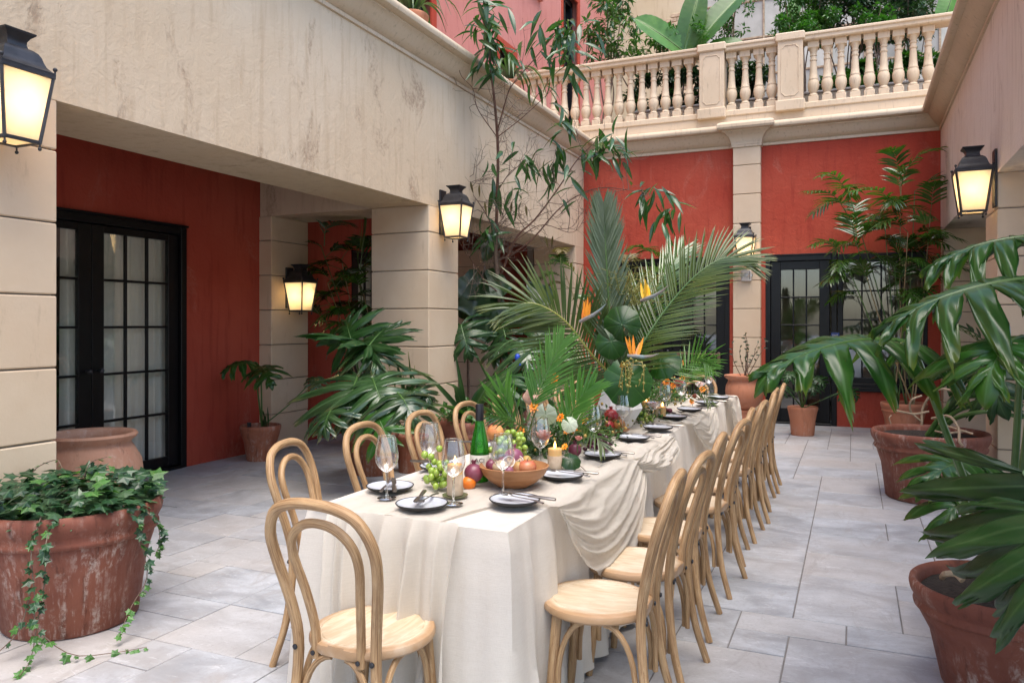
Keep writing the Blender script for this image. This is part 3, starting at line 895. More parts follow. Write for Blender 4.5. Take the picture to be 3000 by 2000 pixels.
bm_.cbox((-.068, -.068, 0), (.068, .068, .10), .006)
bm_.cbox((-.077, -.077, .795), (.077, .077, .905), .006)
bmesh_ = bm_.mesh('baluster', 'painted_trim', 40)
bx_ = [-4.93 + .1865 * i for i in range(15)] + [-1.685, -1.487, -1.290, -1.105] + [-.53 + .1842 * i for i in range(9)]
for x in bx_:
    obj('baluster', bmesh_, bal, mw=bal.matrix_basis.inverted() @ Matrix.Translation((x, BY + .125, 4.653)))
one('terrace', MB().box((-6.3, YF + .3, 4.3), (8, 24, 4.5)).box((-12, YN, 4.1), (-4.3, 24, 4.38)).box((1.6, YN, 4.1), (8, YF + .3, 4.38)), 'terrace_tile', None, None, smooth=0, kind='structure')
pl = thing('planter_box', 'white planter box with grey rim behind the balusters', 'planter', (-.4, 12.7, 4.5))
part('box', MB().cbox((-3.3, 12.55, 4.5), (2.5, 13.6, 4.93), .01), 'planter_white', pl, 0)
part('rim', MB().cbox((-3.32, 12.52, 4.93), (2.52, 13.62, 4.965), .008), 'grey_coping', pl, 0)
part('soil', MB().box((-3.2, 12.62, 4.95), (2.4, 13.5, 4.972)), 'soil', pl, 0)

# pink building on the left above the arcade
PXW = -6.2
PY1 = 20.5
pk = thing('pink_building', 'pink plastered building with dark red window surrounds above the arcade', 'building', (PXW, 14, 4.38))
wins = [(7.3, 8.35, 4.4, 7.2), (9.55, 11.0, 4.4, 6.9), (13.35, 14.3, 4.4, 6.95), (14.2, 15.45, 8.6, 10.6), (16.9, 18.2, 5.6, 9.5)]
def holed_wall(mb, x, y0, y1, z0, z1, holes, th):
    ys = sorted({y0, y1, *[h[0] for h in holes], *[h[1] for h in holes]})
    zs = sorted({z0, z1, *[h[2] for h in holes], *[h[3] for h in holes]})
    for a, b in zip(ys[:-1], ys[1:]):
        run = None
        for c_, d_ in zip(zs[:-1], zs[1:]):
            inside = any(h[0] <= a and b <= h[1] and h[2] <= c_ and d_ <= h[3] for h in holes)
            if not inside:
                run = (run[0], d_) if run else (c_, d_)
            if inside and run:
                mb.box((x - th, a, run[0]), (x, b, run[1])); run = None
        if run: mb.box((x - th, a, run[0]), (x, b, run[1]))
    return mb
part('wall', holed_wall(MB(), PXW, -4, PY1, 4.38, 14, wins, .4), 'pink_stucco', pk, 0)
part('end_wall', MB().box((-12, PY1 - .4, 4.38), (PXW - .41, PY1 - .003, 14)), 'pink_stucco', pk, 0)
for y0, y1, z0, z1 in wins:
    e = obj('window', None, pk, mw=pk.matrix_basis.inverted())
    f = MB()
    for a, b in (((PXW - .02, y1 - .16, z0), (PXW + .025, y1, z1)), ((PXW - .02, y0, z0), (PXW + .025, y0 + .10, z1)), ((PXW - .02, y0, z1 - .18), (PXW + .022, y1, z1))):
        f.cbox(a, b, .006)
    part('surround', f, 'red_stucco', e, 0)
    g = MB()
    for a, b in (((PXW - .3, y0 + .1, z0), (PXW - .12, y0 + .2, z1 - .18)), ((PXW - .3, y1 - .26, z0), (PXW - .12, y1 - .16, z1 - .18)), ((PXW - .3, y0 + .1, z1 - .32), (PXW - .12, y1 - .16, z1 - .18)), ((PXW - .3, (y0 + y1) / 2 - .05, z0), (PXW - .14, (y0 + y1) / 2 + .03, z1 - .18))):
        g.cbox(a, b, .006)
    part('frame', g, 'black_paint', e, 0)
    part('pane', MB().box((PXW - .24, y0 + .1, z0), (PXW - .23, y1 - .16, z1 - .2)), 'upper_glass', e, 0)
    part('blind', MB().box((PXW - .36, y0 + .12, z0 - .02), (PXW - .34, y1 - .18, z1 - .6)), 'curtain_cloth', e, 0)
    if z0 > 5:
        part('sill', MB().cbox((PXW - .1, y0 - .12, z0 - .2), (PXW + .09, y1 + .12, z0 - .02), .01), 'pink_stucco', e, 0)
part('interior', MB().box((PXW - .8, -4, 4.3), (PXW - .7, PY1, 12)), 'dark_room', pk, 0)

# cream brick building behind the terrace
cb = thing('brick_building', 'old cream painted brick building with tall steel grid window', 'building', (0, 21.2, 4.4))
CY = 21.2
wx0, wx1, wz0, wz1 = -3.75, 3.9, 7.0, 13.0
part('wall', MB().box((-7.2, CY, 4.4), (wx0, CY + .4, 17)).box((wx0, CY, 4.4), (wx1, CY + .4, wz0)).box((wx0, CY, wz1), (wx1, CY + .4, 17)).box((wx1, CY, 4.4), (9, CY + .4, 17)), 'old_cream_stucco', cb, 0)
brk = MB().cbox((0, 0, 0), (.30, .05, .10), .008).mesh('brick', 'brick_cream', 0)
for r_ in range(22):
    for c_ in range(3):
        x = -4.72 + c_ * .315 + (.15 if r_ % 2 else 0)
        if x + .3 > wx0 - .0: continue
        obj('brick', brk, cb, mw=cb.matrix_basis.inverted() @ Matrix.Translation((x, CY - .035, 7.35 + r_ * .118)))
wn_ = obj('window', None, cb, mw=cb.matrix_basis.inverted())
fr = MB()
cw = .72
cols = []
x = wx0 + .08; k = 0
fr.cbox((wx0, CY + .02, wz0), (wx0 + .08, CY + .2, wz1), .01)
while x < wx1 - .3:
    wide = (k % 3 == 2)
    cols.append((x, x + cw))
    bw = .16 if wide else .05
    fr.cbox((x + cw, CY + (.03 if wide else .06), wz0), (x + cw + bw, CY + .16, wz1), .008)
    x += cw + bw; k += 1
rows = []
z = wz0 + .06
while z < wz1 - .2:
    rows.append((z, z + .93)); z += .98
    fr.cbox((wx0 + .07, CY + .065, z - .05), (wx1, CY + .155, z), .006)
fr.cbox((wx0 + .07, CY + .045, wz0), (wx1, CY + .155, wz0 + .06), .006)
part('frame', fr, 'window_steel', wn_, 0)
for a, b in cols:
    for c_, d_ in rows:
        part('pane', MB().box((a, CY + .10, c_), (b, CY + .115, d_)), 'frosted_pane', wn_, 0)
part('sill', MB().cbox((wx0 - .1, CY - .06, wz0 - .12), (wx1, CY + .2, wz0 - .01), .01), 'window_steel', wn_, 0)

def text_mesh(cu, mat, parent, loc, rot, M=None):
    tmp = bpy.data.objects.new('lettering_curve', cu)
    COL.objects.link(tmp)
    me = bpy.data.meshes.new_from_object(tmp.evaluated_get(bpy.context.evaluated_depsgraph_get()))
    bpy.data.objects.remove(tmp)
    me.name = 'lettering'
    me.materials.clear()
    me.materials.append(MATS[mat])
    return obj('lettering', me, parent, loc=loc, rot=rot)

# ------------------------------------------------------------------ lanterns
def make_lantern():
    """origin on the wall at the lantern's foot; +y away from the wall"""
    root = thing('wall_lantern', '', 'lantern', group='black wall lanterns round the court')
    zb, zt, wb, wt = .035, .335, .082, .122       # half widths
    cy_ = .16
    def ring(z, w, h, t):
        m = MB()
        m.cbox((-w, cy_ - w, z), (w, cy_ - w + t, z + h), .002); m.cbox((-w, cy_ + w - t, z), (w, cy_ + w, z + h), .002)
        m.cbox((-w, cy_ - w + t, z), (-w + t, cy_ + w - t, z + h), .002); m.cbox((w - t, cy_ - w + t, z), (w, cy_ + w - t, z + h), .002)
        return m
    part('lower_frame', ring(zb - .012, wb + .006, .016, .016), 'black_iron', root, 0, local=True)
    part('upper_frame', ring(zt - .004, wt + .007, .020, .018), 'black_iron', root, 0, local=True)
    for sx in (-1, 1):
        for sy in (-1, 1):
            part('corner_bar', MB().tube([(sx * wb, cy_ + sy * wb, zb - .01), (sx * wt, cy_ + sy * wt, zt + .01)], .0095, 4), 'black_iron', root, 0, local=True)
            part('finial', MB().tube([(sx * (wt + .004), cy_ + sy * (wt + .004), zt + .012), (sx * (wt + .004), cy_ + sy * (wt + .004), zt + .036)], .004, 6).ball((sx * (wt + .004), cy_ + sy * (wt + .004), zt + .042), .0105, 8, 6), 'black_iron', root, local=True)
            part('drop', MB().tube([(sx * wb, cy_ + sy * wb, zb - .03), (sx * wb, cy_ + sy * wb, zb - .008)], .004, 6).ball((sx * wb, cy_ + sy * wb, zb - .034), .009, 8, 6), 'black_iron', root, local=True)
    for ax, sd in ((0, -1), (0, 1), (1, -1), (1, 1)):
        q = []
        for (w, z, e) in ((wb, zb, -1), (wb, zb, 1), (wt, zt, 1), (wt, zt, -1)):
            a, b = (sd * w, e * w) if ax == 0 else (e * w, sd * w)
            q.append((a * (1 if ax == 0 else .96), cy_ + b * (1 if ax else .96), z))
        inn = [V(p) + (V((-sd * .004, 0, 0)) if ax == 0 else V((0, -sd * .004, 0))) for p in q]
        m = MB().add(q + [tuple(p) for p in inn], [(0, 1, 2, 3), (7, 6, 5, 4), (0, 4, 5, 1), (1, 5, 6, 2), (2, 6, 7, 3), (3, 7, 4, 0)])
        part('pane', m, 'lantern_glass', root, 0, local=True)
    part('floor_pane', MB().box((-wb + .01, cy_ - wb + .01, zb - .004), (wb - .01, cy_ + wb - .01, zb)), 'lantern_glass', root, 0, local=True)
    r2 = math.sqrt(2)
    hood = MB().lathe([(r2 * w, z) for w, z in ((.0, .352), (.128, .352), (.128, .358), (.116, .366), (.102, .382), (.094, .402), (.088, .424), (.078, .442), (.062, .455), (.05, .46))], 4, (0, cy_, 0), math.pi / 4)
    part('hood', hood, 'black_iron', root, 30, local=True)
    cap = MB().lathe([(r2 * w, z) for w, z in ((.05, .458), (.045, .475), (.046, .49), (.056, .508), (.072, .522), (.074, .53), (.0, .533))], 4, (0, cy_, 0), math.pi / 4)
    part('chimney_cap', cap, 'black_iron', root, 30, local=True)
    part('back_plate', MB().cbox((-.06, 0.002, .06), (.06, .02, .50), .004).cbox((-.02, .015, .36), (.02, .10, .39), .003), 'black_iron', root, 0, local=True)
    part('bulb', MB().ball((0, cy_, .16), .022, 10, 8, (1, 1, 1.5)), 'lamp_bulb', root, local=True)
    ld = bpy.data.lights.new('lamp_light', 'POINT')
    ld.energy = 1.9
    ld.color = (1.0, .80, .50)
    ld.shadow_soft_size = .03
    lo = obj('lamp_light', ld, root, loc=(0, cy_, .21))
    return root
LB = 2.335
lan = make_lantern()
lan.scale = (1.08,) * 3
lan.location = (XL, 2.52, LB); lan.rotation_euler = (0, 0, -math.pi / 2)
lan['label'] = 'largest lit lantern, on the near pillar above the ivy pot'
dup(lan, 'lit black lantern on the pillar face beside the bare-branched tree', (XL, 7.24, LB), -math.pi / 2)
dup(lan, 'lit black lantern mounted low on the pier next to the red wall', (XPIER, 7.26, 1.575), -math.pi / 2)
dup(lan, 'lit black lantern on the rear pilaster between the two glazed doors', ((PX0 + PX1) / 2, YF - .125, 2.345), math.pi)
dup(lan, 'lit black lantern on the pale streaked wall above the big philodendron', (XR, 7.50, 2.36), math.pi / 2)

al = thing('alarm_strobe', 'small off-white alarm strobe box on the pilaster below the lantern', 'alarm', (-1.44, YF - .125, 2.10))
part('housing', MB().cbox((-.072, -.045, -.02), (.072, 0, .155), .012), 'alarm_white', al, 0, local=True)
part('lens', MB().lathe([(.0, -.03), (.03, -.028), (.04, -.015), (.042, 0), (0, 0)], 14).xform(Matrix.Translation((0, -.045, .07)) @ Matrix.Rotation(R(-90), 4, 'X')), 'wine_glass', al, local=True)
part('speaker_slots', MB().box((.046, -.048, .01), (.054, -.044, .13)).box((-.062, -.048, .02), (-.056, -.044, .12)), 'black_iron', al, 0, local=True)
part('bracket', MB().cbox((-.088, -.02, .05), (.088, -.002, .09), .004), 'steel', al, 0, local=True)
sg = thing('exit_sign', 'small blue sign with white letters EXIT ROUTE on the black door post', 'sign', (-.235, YF - .045, 1.22))
part('plate', MB().cbox((-.055, -.003, 0), (.055, .003, .115), .002), 'sign_blue', sg, 0, local=True)
for txt, z in (('EXIT', .062), ('ROUTE', .03)):
    cu = bpy.data.curves.new('lettering', 'FONT')
    cu.body = txt; cu.size = .036; cu.align_x = 'CENTER'; cu.extrude = .0006
    text_mesh(cu, 'sign_white', sg, (0, -.0045, z), (R(90), 0, 0))

# ------------------------------------------------------------------ banquet table
TX0, TX1, TY0, TY1, TZ = -1.88, -1.055, 2.36, 7.58, .765
tb = thing('banquet_table', 'long wooden trestle banquet table hidden under the white tablecloth', 'table', ((TX0 + TX1) / 2, (TY0 + TY1) / 2, 0))
part('tabletop', MB().cbox((TX0 + .02, TY0 + .02, TZ - .045), (TX1 - .02, TY1 - .02, TZ - .012), .004), 'bowl_wood', tb, 0)
for x in (TX0 + .15, TX1 - .15):
    for y in (TY0 + .35, 4.2, 5.7, TY1 - .35):
        part('leg', MB().cbox((x - .03, y - .03, 0), (x + .03, y + .03, TZ - .045), .004), 'bowl_wood', tb, 0)

# tablecloth: flat top, then folds falling to just above the paving
def cloth_mesh():
    rg = random.Random(11)
    segs = [((TX1, TY0), (TX1, TY1)), ((TX1, TY1), (TX0, TY1)), ((TX0, TY1), (TX0, TY0)), ((TX0, TY0), (TX1, TY0))]
    nrm = [(1, 0), (0, 1), (-1, 0), (0, -1)]
    per = []
    for (a, b), n in zip(segs, nrm):
        L = math.dist(a, b); k = int(L / .022)
        for i in range(k):
            t = i / k
            p = (a[0] + (b[0] - a[0]) * t, a[1] + (b[1] - a[1]) * t)
            corner = math.exp(-(t * L / .10) ** 2) + math.exp(-((1 - t) * L / .10) ** 2)
            d = V(n)
            if t * L < .05:
                pn = nrm[(nrm.index(n) - 1) % 4]; d = (V(n) * (.5 + t * L / .1) + V(pn) * (.5 - t * L / .1)).normalized()
            if (1 - t) * L < .05:
                pn = nrm[(nrm.index(n) + 1) % 4]; d = (V(n) * (.5 + (1 - t) * L / .1) + V(pn) * (.5 - (1 - t) * L / .1)).normalized()
            per.append((p, d, corner))
    n = len(per); m = 26
    f1 = [noise.noise(V((i * .16, 3.1, 0))) for i in range(n)]
    vs = []; fs = []
    for j in range(m + 1):
        t = j / m
        for i, (p, d, c) in enumerate(per):
            s = i * .022
            amp = .45 + .55 * abs(noise.noise(V((s * .9, 2.2, 7))) * 1.6)
            w = noise.noise(V((s * 5.0 + .3 * t, t * .8, 1.7))) * .6 + amp * .8 * math.sin(s * 21 + 4.2 * noise.noise(V((s * 1.7, 0, 5))) + .6 * t) + .22 * math.sin(s * 55 + 3 * noise.noise(V((s * 3, t, 1))))
            fold = (.010 + .030 * t ** .8) * (w + .8) * (.35 + .65 * min(1, t * 4))
            near = math.exp(-(((p[0] - TX1) ** 2 + (p[1] - TY0) ** 2) ** .5 / .38) ** 2)
            crease = 1 - 2 * abs(math.sin(s * 17 + 2.4 * noise.noise(V((s * 2.1, .4 * t, 3))))) ** .65
            fold += (.004 + .020 * t) * crease * (.5 + near)
            out = .006 + .014 * t + fold + c * (.035 * t ** .9)
            drop = .02 + .745 * t
            rnd = min(1, t * 14)
            z = TZ - (TZ - (.03 + .05 * max(0, noise.noise(V((s * 1.1, 9, 2)))))) * t if t > 0 else TZ
            x = p[0] + d.x * out * rnd; y = p[1] + d.y * out * rnd
            vs.append((x, y, z))
    for j in range(m):
        for i in range(n):
            i2 = (i + 1) % n
            fs.append((j * n + i, j * n + i2, (j + 1) * n + i2, (j + 1) * n + i))
    mb = MB().add(vs, fs)
    def top(u, v):
        x = TX0 + (TX1 - TX0) * u; y = TY0 + (TY1 - TY0) * v
        e = min(u, 1 - u, v * 6, (1 - v) * 6)
        return (x, y, TZ + .0035 * noise.noise(V((x * 5, y * 3.5, .3))) * min(1, e * 8) + (.0015 if 0 < e else 0))
    mb.grid(top, 40, 200)
    return mb
one('tablecloth', cloth_mesh(), 'white_linen', 'white linen cloth covering the long banquet table down to the floor', 'tablecloth', smooth=60)

# gauze runner: along the middle, falling over the near end, swagged over the long right side
def runner_mesh():
    mb = MB()
    def top(u, v):
        y = TY0 - .012 + (TY1 - TY0) * v
        ctr = -1.46 + .10 * math.sin(y * 1.7 + .6) + .03 * math.sin(y * 5)
        hw = .26 + .05 * math.sin(y * 2.3 + 1)
        x = ctr + (u - .5) * 2 * hw
        x = max(TX0 + .03, min(TX1 - .005, x))
        q = (u - .5) * 2 * hw
        w = noise.noise(V((q * 16 + .7 * math.sin(y * 2), y * 1.6, 4.2)))
        w2 = abs(noise.noise(V((q * 34 + y * 1.5, y * 3.0, 8))))
        return (x, y, TZ + .006 + .010 * max(0, w + .35) + .007 * w2)
    mb.grid(top, 46, 230)
    def fall(u, v):
        hw = .27 - .03 * v
        q = (u - .5) * 2
        x = -1.50 + q * hw + .012 * math.sin(9 * v + u * 20) * v
        w = .7 * math.sin(u * 31 + 1.6 * math.sin(u * 9) + .7 * v) + .8 * (1 - 2 * abs(math.sin(u * 24 + 2.2 * math.sin(u * 5) + .5 * v)) ** .6)
        z = TZ + .014 - (TZ - .012) * v
        return (x, TY0 - .016 - .012 * min(1, v * 10) - .085 * v ** .7 - (.014 + .026 * v) * w * min(1, v * 6 + .25), z)
    mb.grid(fall, 110, 30)
    def swag(y0, y1, sag, wide, seed):
        def fn(u, v):
            # u along the table, v from the table's middle side over the edge and down
            y = y0 + (y1 - y0) * u
            c = (4 * u * (1 - u)) ** .75
            lean = .12 * math.sin(math.pi * u) * (u - .4)
            if v < .25:
                t = v / .25
                x = -1.30 + (TX1 + .028 + 1.30) * t
                z = TZ + .012 + .012 * noise.noise(V((x * 14, y * 9, seed))) + .006 * math.sin(t * 17 + u * 9)
                return (x, y, z)
            t = (v - .25) / .75
            drop = sag * c * t + .06 * t * (1 - c)
            ph = t * 12 + 4.5 * noise.noise(V((u * 2.2, t * 1.6, seed))) + 2.4 * u
            ridge = (1 - 2 * abs(math.sin(ph)) ** .8) * .009 * (.25 + c) * (.5 + abs(noise.noise(V((t * 5, u * 4, seed + 3)))) * 1.6) + (1 - 2 * abs(math.sin(ph * 1.9 + 4 * u)) ** .6) * .005 + .003 * noise.noise(V((t * 40, u * 12, seed)))
            x = TX1 + .034 + .055 * math.sin(min(1, t * 1.25) * math.pi * .6) * c + .03 * t + ridge + .012
            ys = y + lean * t - .05 * t * (u - .5)
            z = TZ + .010 - drop + ridge * .5
            return (x, ys, z)
        mb.grid(fn, 60, 64)
    swag(2.72, 3.95, .40, 0, 1.0)
    swag(3.85, 4.75, .10, 0, 2.0)
    swag(5.35, 6.30, .24, 0, 3.0)
    swag(7.05, 7.60, .55, 0, 4.0)
    return mb
one('table_runner', runner_mesh(), 'cream_gauze', 'crumpled cream gauze runner swagged over the side of the white tablecloth', 'table runner', smooth=180)

# ------------------------------------------------------------------ bentwood chairs (local: faces +y, seat centre over the origin)
def make_chair():
    root = thing('bentwood_chair', '', 'chair', group='bentwood hoop-back chairs round the banquet table')
    seat = MB().lathe([(0, .452), (.10, .452), (.15, .4545), (.166, .4575), (.168, .4555), (.1705, .4555), (.1725, .4585), (.192, .458), (.203, .453), (.2075, .444), (.2065, .432), (.199, .424), (0, .424)], 40)
    seat.v = [(x, max(y, -.192) if abs(x) < .13 else y, z) for x, y, z in seat.v]
    part('seat', seat, 'limed_oak_seat', root, 35, local=True)
    half = [(.190, -.262, 0), (.172, -.215, .16), (.157, -.192, .32), (.152, -.188, .46), (.168, -.205, .58), (.194, -.236, .71), (.198, -.264, .805), (.160, -.286, .882), (.090, -.295, .914), (0, -.298, .922)]
    full = half + [(-x, y, z) for x, y, z in half[-2::-1]]
    pts = spline(full, 60)
    part('back_hoop', MB().tube(pts, [.0150 + .0028 * min(1, p.z / .4) for p in pts], 10, uv=True), 'limed_oak', root, local=True)
    ih = [(.088, -.178, .405), (.090, -.180, .50), (.106, -.205, .62), (.126, -.236, .73), (.115, -.258, .80), (.066, -.271, .846), (0, -.275, .860)]
    pts = spline(ih + [(-x, y, z) for x, y, z in ih[-2::-1]], 40)
    part('inner_hoop', MB().tube(pts, .0148, 10, uv=True), 'limed_oak', root, local=True)
    for s in (-1, 1):
        part('leg', MB().tube([(s * .135, .115, .43), (s * .142, .124, .30), (s * .150, .138, .12), (s * .155, .150, 0)], [.0195, .0195, .017, .0145], 10, uv=True), 'limed_oak', root, local=True)
    def brace(a, b, z0=.20):
        """bent arch from the post at a up and over to the seat underside at b"""
        a = V(a); b = V(b); pts = []
        for i in range(9):
            t = i / 8 * math.pi / 2
            pts.append(V((a.x + (b.x - a.x) * (1 - math.cos(t)), a.y + (b.y - a.y) * (1 - math.cos(t)), z0 + (.418 - z0) * math.sin(t))))
        part('brace', MB().tube([V((a.x, a.y, z0 - .05))] + pts, .0105, 8, uv=True), 'limed_oak', root, local=True)
    for s in (-1, 1):
        brace((s * .128, .125, 0), (s * .02, .14, 0)); brace((s * .148, .108, 0), (s * .155, .0, 0))
        brace((s * .158, -.170, 0), (s * .158, -.06, 0)); brace((s * .142, -.188, 0), (s * .03, -.175, 0))
        part('rivet', MB().lathe([(0, 0), (.009, 0), (.009, .004), (.006, .0065), (0, .007)], 10).xform(Matrix.Translation((s * .150, -.205, .437)) @ Matrix.Rotation(R(90), 4, 'X')), 'black_iron', root, local=True)
        part('rivet', MB().lathe([(0, 0), (.008, 0), (.008, .004), (.005, .006), (0, .0065)], 10).xform(Matrix.Translation((s * .088, -.1935, .425)) @ Matrix.Rotation(R(90), 4, 'X')), 'black_iron', root, local=True)
    return root
chair = make_chair()
ordn = ['first', 'second', 'third', 'fourth', 'fifth', 'sixth', 'seventh', 'eighth', 'ninth']
spots = []
for k, y in enumerate((2.74, 3.23, 3.80, 4.44, 5.00, 5.56, 6.11, 6.66, 7.20)):
    spots.append((-.862 + (.0, .012, -.01, .018, -.012, .01, .022, -.008, .006)[k], y, R(90 + (4, -3, 2, -5, 3, -2, 4, -1, 2)[k]), ordn[k] + ' bentwood chair from the viewer in the row on the aisle side of the table'))
for k, y in enumerate((2.86, 3.47, 4.07, 4.66, 5.26, 5.88, 6.50, 7.06)):
    spots.append((-2.10 if k else -2.06, y, R(-90 + (14, 4, 3, 0, 2, 0, 0, 0)[k]), ordn[k] + ' bentwood chair from the viewer in the row on the arcade side of the table'))
spots.append((-1.46, 2.17, R(-3), 'bentwood chair at the near end of the table with its back to the viewer'))
spots.append((-1.47, 7.80, R(183), 'bentwood chair at the far end of the table by the tall urn'))
for k, (x, y, rz, lab) in enumerate(spots):
    if k == 0:
        chair.location = (x, y, 0); chair.rotation_euler = (0, 0, rz); chair['label'] = lab
    else:
        dup(chair, lab, (x, y, 0), rz)

# ------------------------------------------------------------------ place settings
ZP = TZ + .020
def make_glass():
    root = thing('wine_glass', '', 'wine glass', group='tall stemmed wine glasses on the table')
    part('bowl', MB().shell([(.006, .100), (.018, .107), (.033, .122), (.042, .140), (.0455, .158), (.045, .175), (.041, .200), (.0365, .225), (.0345, .240)], 28), 'wine_glass', root, 80, local=True)
    part('rim', MB().tube([(.0346 * math.cos(k * math.pi / 16), .0346 * math.sin(k * math.pi / 16), .2395) for k in range(33)], .0008, 5, False), 'clear_glass', root, local=True)
    part('stem', MB().lathe([(.009, .002), (.0052, .010), (.0040, .03), (.0038, .07), (.0050, .094), (.008, .101)], 12), 'clear_glass', root, 80, local=True)
    part('foot', MB().lathe([(0, 0), (.036, 0), (.037, .001), (.030, .0025), (.009, .005), (0, .006)], 28), 'clear_glass', root, 50, local=True)
    return root
glass = make_glass()
GL = [((-1.375, 2.575), 'stemmed wine glass in front of the first pillar candle at the near table end'), ((-1.656, 2.554, 0.785)[:2], 'stemmed wine glass standing beside the near arcade-side plate'),
      ((-1.263, 2.779, 0.785)[:2], 'stemmed wine glass in front of the wooden fruit bowl'), ((-1.320, 3.321, 0.785)[:2], 'stemmed wine glass between the fruit bowl and the burning bark candle'),
      ((-1.695, 2.958, 0.785)[:2], 'stemmed wine glass behind the hanging green grapes next to the bottle'), ((-1.259, 3.922, 0.785)[:2], 'stemmed wine glass beside the dark grapes and third aisle-side plate'),
      ((-1.287, 4.601, 0.785)[:2], 'stemmed wine glass in front of the white faceted vase'), ((-1.275, 5.709, 0.785)[:2], 'stemmed wine glass before the glass candle holders past the vase'),
      ((-1.266, 6.249, 0.785)[:2], 'stemmed wine glass before the pink blooms past the vase'), ((-1.268, 7.569, 0.785)[:2], 'farthest stemmed wine glass in front of the end chair')]
for k, (p, lab) in enumerate(GL):
    if k == 0:
        glass.location = (p[0], p[1], ZP); glass['label'] = lab
    else:
        dup(glass, lab, (p[0], p[1], ZP), k * .7)

def make_plate():
    root = thing('dinner_plate', '', 'plate', group='black-edged stoneware plates on the table')
    part('underside', MB().lathe([(0, .0), (.058, 0), (.075, .004), (.092, .013), (.0975, .0205), (.0965, .0225), (.094, .0215), (.088, .010), (.07, .003), (0, .003)], 36), 'plate_black', root, 50, local=True)
    part('glazed_top', MB().lathe([(0, .0085), (.068, .0085), (.082, .013), (.0925, .0210), (.0915, .0195), (.08, .011), (.068, .0068), (0, .0068)], 36), 'plate_glaze', root, 50, local=True)
    return root
def make_fork():
    mb = MB()
    pts = spline([(0, -.095, .004), (0, -.05, .006), (0, .0, .004), (0, .035, .003), (0, .055, .004)], 12)
    mb.tube(pts, [.0048, .005, .0045, .0036, .003, .0027, .0026, .0026, .0027, .003, .004, .006, .008], 8, True, .45)
    for i in range(4):
        x = -.0087 + i * .0058
        mb.tube(spline([(x * .8, .053, .004), (x, .066, .002), (x, .082, .003), (x, .098, .008)], 6), [.0024, .0022, .0018, .0016, .0015, .0014, .0009], 5, True, .6)
    return mb.mesh('fork', 'old_steel', 40)
def make_knife():
    root = MB()
    root.tube([(0, -.11, .006), (0, -.1, .006), (0, -.03, .006), (0, -.005, .005)], [.005, .0065, .0058, .0040], 8, True, .75)
    blade = [(-.0042, -.006), (.004, -.006), (.0085, .02), (.0095, .07), (.006, .10), (-.002, .112), (-.0042, .09)]
    root.prism([(x, y) for x, y in blade], 2, .0045, .0062)
    return root.mesh('knife', 'old_steel', 40)
fork_m, knife_m = make_fork(), make_knife()
plate = make_plate()
PL = [((-1.732, 2.696, 0.785)[:2], 'near plate on the arcade side of the table with crossed cutlery', 40), ((-1.457, 2.482, 0.785)[:2], 'plate at the near table end with fork and knife', 200)]
for k, (u, v) in enumerate(((1508, 1470), (1646, 1396), (1766, 1335), (1856, 1284), (1928, 1255), (1974, 1223), (2020, 1201), (2071, 1181), (2105, 1166))):
    pass
PL += [(p, ordn[k] + ' black-edged plate from the viewer along the aisle side of the table', 90) for k, p in enumerate(((-1.169, 2.680, 0.785)[:2], (-1.172, 3.204, 0.785)[:2], (-1.166, 3.791, 0.785)[:2], (-1.177, 4.435, 0.785)[:2], (-1.147, 4.931, 0.785)[:2], (-1.177, 5.548, 0.785)[:2], (-1.167, 6.078, 0.785)[:2], (-1.132, 6.656, 0.785)[:2], (-1.114, 7.155, 0.785)[:2]))]
PL += [((-1.763, 3.172, 0.785)[:2], 'plate on the arcade side behind the hanging green grapes', -90), ((-1.826, 3.821, 0.785)[:2], 'plate on the arcade side behind the green bottle', -90)]
for k, (p, lab, ang) in enumerate(PL):
    if k == 0:
        plate.location = (p[0], p[1], ZP - .004); plate['label'] = lab
    else:
        dup(plate, lab, (p[0], p[1], ZP - .004))
    a = R(ang + (k * 7 % 11 - 5))
    side = lab.replace('black-edged ', '').replace(' from the viewer along the aisle side of the table', ' along the aisle side').split(' with')[0].split(' behind')[0] + (' behind the grapes' if 'grapes' in lab else ' behind the bottle' if 'bottle' in lab else '')
    kn = obj('table_knife', knife_m, loc=(p[0] + .012 * math.cos(a) + .045 * math.sin(a), p[1] + .012 * math.sin(a) - .045 * math.cos(a), ZP + .0215), rot=(R(2), R(4), a), scale=(1.5, 1.05, 1.3))
    tag(kn, 'steel knife lying on the ' + side, 'knife', 'knives on the plates')
    fk = obj('table_fork', fork_m, loc=(p[0] - .016 * math.cos(a) + .035 * math.sin(a), p[1] - .016 * math.sin(a) - .035 * math.cos(a), ZP + .0205), rot=(R(3), 0, a - R(14)), scale=(1.5, 1.08, 1.3))
    tag(fk, 'steel fork lying on the ' + side, 'fork', 'forks on the plates')

